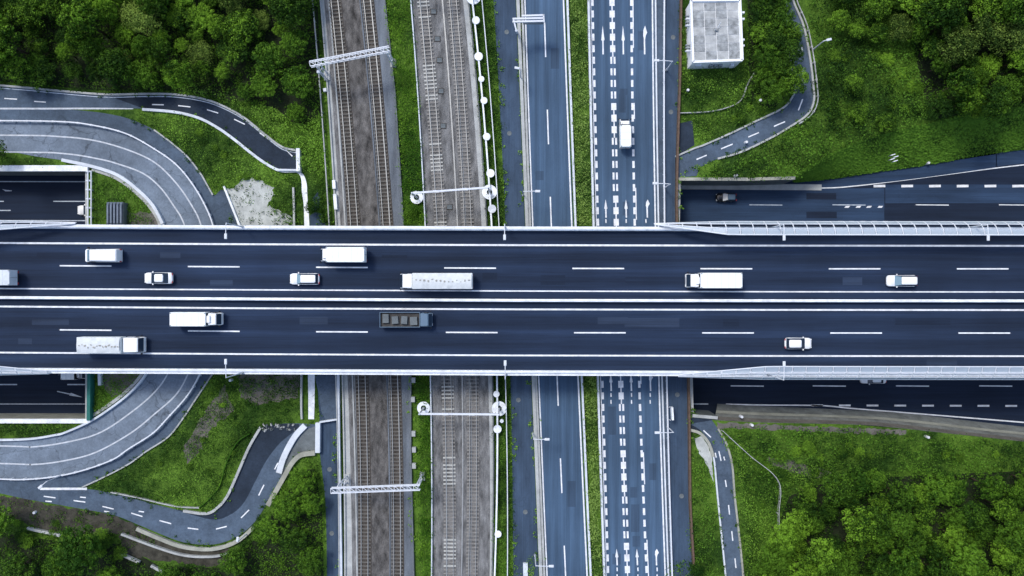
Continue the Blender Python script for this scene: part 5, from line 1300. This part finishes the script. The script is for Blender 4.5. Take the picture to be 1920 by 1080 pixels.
field([[(402, 706), (560, 706), (564, 782), (560, 790), (515, 792), (486, 802), (463, 836), (442, 884), (422, 928), (405, 947), (385, 957), (345, 952), (300, 942), (215, 920), (175, 912), (205, 896), (250, 872), (280, 850), (320, 824), (345, 794), (376, 748)],
       [(592, 735), (598, 760), (603, 782), (594, 786)]], 4.2, "leaf_meadow", "bright grass island between ramp and hairpin road", leaf=(.09, .2), hh=(.03, .5))
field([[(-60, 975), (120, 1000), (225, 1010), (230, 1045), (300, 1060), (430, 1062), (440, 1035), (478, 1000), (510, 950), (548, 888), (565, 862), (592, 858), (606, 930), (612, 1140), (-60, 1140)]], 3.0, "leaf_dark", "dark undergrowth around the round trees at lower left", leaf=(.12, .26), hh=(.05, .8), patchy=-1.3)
mk = [strip_poly(L_med_a, L_med_b, -60, 425), strip_poly(L_med_a, L_med_b, 695, 1140)]
field(mk, 7.0, "leaf_hedge", "light green shrubs planted along the road median", name="shrubbery", leaf=(.10, .22), hh=(.35, 1.0), clump=.3)
field([strip_poly(L_bed1b, L_bed2a, -60, 425, 1), strip_poly(Off(L_bed1b, 9), L_bed2a, 695, 1140, 1)], 7, "leaf_strip", "bright green weeds in the central strip between the track beds", leaf=(.09, .2), hh=(.1, .8), clump=.3)
field([strip_poly(Off(L_walk, 3), L_sw_a, -60, 425, 1), strip_poly(Off(L_walk, 3), L_sw_a, 695, 1140, 1)], 6, "leaf_meadow_dark", "green weeds in the strip between conduit and service road", leaf=(.09, .2), hh=(.05, .6), clump=.3)
field([[(1278, -60), (1290, -60), (1284, 20), (1284, 134), (1395, 130), (1400, 60), (1398, -60), (1466, -60), (1470, 100), (1482, 155), (1482, 178), (1462, 198), (1418, 219), (1368, 243), (1305, 270), (1300, 224), (1274, 224)]], 4.5, "leaf_meadow", "grass and low bushes around the flat roofed building", leaf=(.1, .22), hh=(.05, .8))
RG = [(1512, 20), (1530, -60), (1990, -60), (1990, 190), (1920, 200), (1820, 214), (1740, 232), (1640, 256), (1580, 278), (1530, 304), (1488, 333), (1410, 334), (1310, 333), (1322, 314), (1392, 290), (1455, 260), (1495, 236), (1522, 216), (1534, 190), (1530, 110)]
field([RG], 3.6, "leaf_meadow_dark", "thick green scrub on the upper right slope", leaf=(.12, .27), hh=(.1, 1.4), clump=.42, avoid=[[(1690, -60), (1990, -60), (1990, 180), (1850, 206), (1760, 222), (1735, 190), (1720, 120)]])
field([[(1690, -60), (1990, -60), (1990, 180), (1850, 206), (1760, 222), (1735, 190), (1720, 120)]], 2.4, "leaf_dark", "low undergrowth in the upper right wood", leaf=(.12, .27), hh=(.1, 1.2), patchy=-1.3)  # leaves coloured dark for the shade below this canopy
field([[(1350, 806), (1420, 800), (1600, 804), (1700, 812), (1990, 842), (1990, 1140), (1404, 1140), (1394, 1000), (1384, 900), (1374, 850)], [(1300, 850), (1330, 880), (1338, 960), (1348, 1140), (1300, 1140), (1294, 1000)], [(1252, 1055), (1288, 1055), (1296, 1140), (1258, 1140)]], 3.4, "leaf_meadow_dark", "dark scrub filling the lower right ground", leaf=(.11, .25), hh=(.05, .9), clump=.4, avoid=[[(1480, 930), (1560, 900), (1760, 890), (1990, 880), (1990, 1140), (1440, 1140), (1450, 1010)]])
field([[(1480, 930), (1560, 900), (1760, 890), (1990, 880), (1990, 1140), (1440, 1140), (1450, 1010)]], 2.4, "leaf_dark", "low undergrowth in the lower right wood", leaf=(.12, .27), hh=(.1, 1.2), patchy=-1.3)  # shade beneath these trees is put into the dark leaf colour
field([[(982, 1060), (1000, 1046), (1008, 1140), (990, 1140)]], 6, "leaf_meadow", "tuft of grass by the lower end of the service road", leaf=(.09, .18), hh=(.05, .4))
e = empty("wire_fence", label="thin wire fence running diagonally through the lower right scrub", cat="fence")
FP = PL([(1352, 806), (1400, 850), (1454, 898), (1455, 960), (1456, 1020)], 0.0, 8)
b = MB(); b.sweep(at_z(FP, 1.45), .09, .07, "concrete"); b.sweep(at_z(FP, .8), .05, .05, "concrete"); b.build("wire", e)
pb = MB(); pb.box((0, 0, .75), (.12, .12, 1.5), "concrete"); pm = pb.mesh("post")
for q in FP[::3]: o = link("post", pm, e); o.location = q
field([[(1378, 830), (1400, 850), (1445, 895), (1440, 1140), (1402, 1140), (1394, 1000), (1386, 900)], [(1440, 880), (1540, 870), (1580, 888), (1500, 905), (1450, 915)]], 4.5, "leaf_meadow", "brighter weeds beside the narrow lane at lower right", leaf=(.09, .2), hh=(.3, 1.0))
field([[(426, 360), (470, 338), (510, 350), (512, 385), (550, 420), (430, 434)]], .9, "leaf_meadow_dark", "scattered weeds on the pale sandy ground", leaf=(.09, .18), hh=(.02, .15), clump=.25)
field([[(420, 706), (560, 706), (560, 750), (460, 765), (400, 800), (360, 865), (350, 850)]], .7, "leaf_meadow", "thin weeds on the worn grey soil", leaf=(.09, .18), hh=(.02, .15), clump=.3)
def weeds_along(lines, label, m="leaf_meadow", dens=2.2, spread=.35, size=(.07, .16)):
    c = []; nn = []
    for pts in lines:
        for i in range(len(pts) - 1):
            a, q = pts[i], pts[i + 1]; L_ = (q - a).length
            for k in range(int(L_ * dens + random.random())):
                p = a + (q - a) * random.random(); wv = math.sin(p.x * .7 + p.y * .9) + math.sin(p.x * .23 - p.y * .31)
                if wv < random.uniform(-.6, 1.2): continue
                ox, oy = random.gauss(0, spread), random.gauss(0, spread)
                for j in range(10):
                    c.append((p.x + ox + random.gauss(0, .16), p.y + oy + random.gauss(0, .16), max(.1, p.z) + random.uniform(.02, .35))); nn.append((random.gauss(0, .7), random.gauss(0, .7), .8))
    link("undergrowth", leaf_mesh("undergrowth", np.array(c), np.array(nn), rng.uniform(*size, len(c)), m), label=label, cat="plants", kind="stuff")
weeds_along([PL(UA, .1, 4), PL([(x - 1, y + 4) for x, y in UB[5:]], .1, 4), PL([(x + 1, y - 1) for x, y in OUTER[5:10]], .1, 4)], "weeds creeping over the kerbs of the upper left roads")
weeds_along([PL([(440, 350), (455, 335), (475, 333), (498, 343), (514, 352), (513, 370), (500, 386), (520, 396), (546, 412), (556, 436)], .02, 4)], "weeds fringing the pale sandy ground", "leaf_meadow_dark", 9, .7)
weeds_along([PL(HA[3:], .1, 4), PL(HB[4:], .1, 4), PL([(x - 2, y) for x, y in OUTER[16:24]], .1, 4)], "weeds creeping over the kerbs of the hairpin road")
weeds_along([PL(RA[4:], .1, 4), PL(RB[2:], .1, 4), PL(SB[1:], .1, 4), PL(SA[2:], .1, 4)], "weeds creeping over the kerbs of the right lanes")
weeds_along([[p for p in Off(L_se_b, 4).pts(.1) if p.y > 18.5 or p.y < -21], [p for p in Off(L_sw_b, 1).pts(.1)], [p for p in Off(L_sw_a, 1).pts(.1)], Off(L_fence0, -2).pts(.1), Off(L_bed1b, 1).pts(.1)], "weeds along the walls and fences of the corridor", dens=2.5)
field([[(0, 930), (130, 955), (262, 990), (300, 1015), (225, 1035), (60, 990), (0, 965)]], 1.6, "leaf_dark", "sparse weeds on the brown soil below the hairpin road", leaf=(.09, .2), hh=(.02, .3), clump=.3)
sr_ = random.Random(3)
def shrubs(poly, n, rlo, rhi, label, group, kinds=("dark", "fine", "wood")):
    pl = np.array(poly, float); k = 0
    while k < n:
        p = (sr_.uniform(*[pl[:, 0].min(), pl[:, 0].max()]), sr_.uniform(pl[:, 1].min(), pl[:, 1].max()))
        if in_poly(np.array([p]), poly)[0]:
            tree(sr_.choice(kinds), p[0], p[1], sr_.uniform(rlo, rhi), label, group, .45, name="shrub"); k += 1
shrubs([(1545, 110), (1700, 80), (1735, 200), (1640, 245), (1560, 270), (1500, 300), (1500, 250), (1540, 200)], 26, .5, 1.3, "low leafy shrub on the upper right grass slope", "shrubs on the upper right slope")
shrubs([(1400, 820), (1700, 830), (1900, 850), (1900, 880), (1560, 885), (1420, 960)], 30, .4, 1.1, "low leafy shrub in the scrub at lower right", "shrubs in the lower right scrub")
shrubs([(290, 222), (372, 240), (470, 300), (520, 335), (440, 335), (395, 340), (330, 262)], 9, .35, .8, "low leafy shrub on the grass between the curved roads", "shrubs between the curved roads")
shrubs([(400, 730), (470, 770), (440, 870), (410, 930), (250, 915), (300, 850)], 9, .3, .7, "low leafy shrub on the grass island below the bridge", "shrubs on the lower grass island")
shrubs([(40, 950), (200, 985), (300, 1045), (230, 1060), (120, 1030), (0, 1000)], 12, .7, 1.5, "low leafy shrub between the terrace walls at lower left", "shrubs between the terrace walls")
shrubs([(1290, 145), (1400, 150), (1460, 200), (1380, 235), (1300, 262)], 12, .35, .8, "low leafy shrub on the grass below the building", "shrubs below the building")
# repairs in the asphalt
pr = random.Random(5)
for k in range(16):
    x = pr.uniform(0, 1880); y = pr.choice([478, 482, 523, 527, 600, 603, 642, 646, 683]) + pr.uniform(-3, 3)
    patch(deck, x, y - pr.uniform(4, 9), x + pr.uniform(25, 130), y + pr.uniform(4, 9), ZD, pr.choice(["deck_repair", "deck_repair_dark"]), .0015 + k * .0003)
for k in range(14):
    y = pr.choice([pr.uniform(0, 400), pr.uniform(710, 1060)]); lane = pr.choice([L_r1c, L_c, L_r]); x = lane.x(y) + pr.choice([-19, 19])
    patch(rd1 if lane is L_r1c else rd2, x - pr.uniform(5, 9), y, x + pr.uniform(5, 9), y + pr.uniform(12, 60), .06, "road_repair", .0015 + k * .0003)
# stones at the broken top of the dark slope
for k in range(26):
    px_ = 492 + 62 * random.random(); b = MB(); b.box((0, 0, .12), (random.uniform(.25, .7), random.uniform(.2, .5), .3), "concrete_dark" if k % 2 else "concrete", random.random() * 3, .6)
    o = b.build("stone", label="loose grey stone at the top of the hairpin road", cat="stone", group="loose stones by the hairpin road"); o.location = P(px_, 797 + random.uniform(-3, 9) + abs(px_ - 525) * .1, .04)
# manholes
for k, (px, py) in enumerate([(950, 60), (955, 250), (972, 750), (985, 960), (1262, 70), (1258, 210), (1270, 740), (1278, 930), (618, 880), (622, 1000)]):
    b = MB(); b.cyl((0, 0, 0), .38, .03, "concrete_dark", 14); o = b.build("manhole_cover", label="round dark manhole cover in a service road", cat="manhole cover", group="manhole covers in the service roads"); o.location = P(px, py, .05)
b = MB(); b.bar(P(985, 1055, .3), P(987, 1160, .3), .75, .6, "concrete_light"); b.build("concrete_block", label="long pale concrete block at the bottom end of the service road", cat="concrete block")
# weeds hanging over the embankment
c = []; nn = []; 
top_ = PL(EMB_T[:7] + [(2000, 190)], 0.01, 45); ft = PL(EMB_F[:7] + [(2000, 272)], ZT + .02, 45)
for a, f_ in zip(top_, ft):
    for k in range(90):
        t_ = random.random(); p = a * (1 - t_) + f_ * t_; c.append((p.x + random.uniform(-.3, .3), p.y, p.z + random.uniform(.05, .4))); nn.append((random.gauss(0, .4), -.4 + random.gauss(0, .4), 1))
me = leaf_mesh("undergrowth", np.array(c), np.array(nn), rng.uniform(.1, .25, len(c)), "leaf_meadow_dark")
link("undergrowth", me, label="weeds on the slope above the widening sunken road", cat="plants", kind="stuff")
print("trees", nt_)
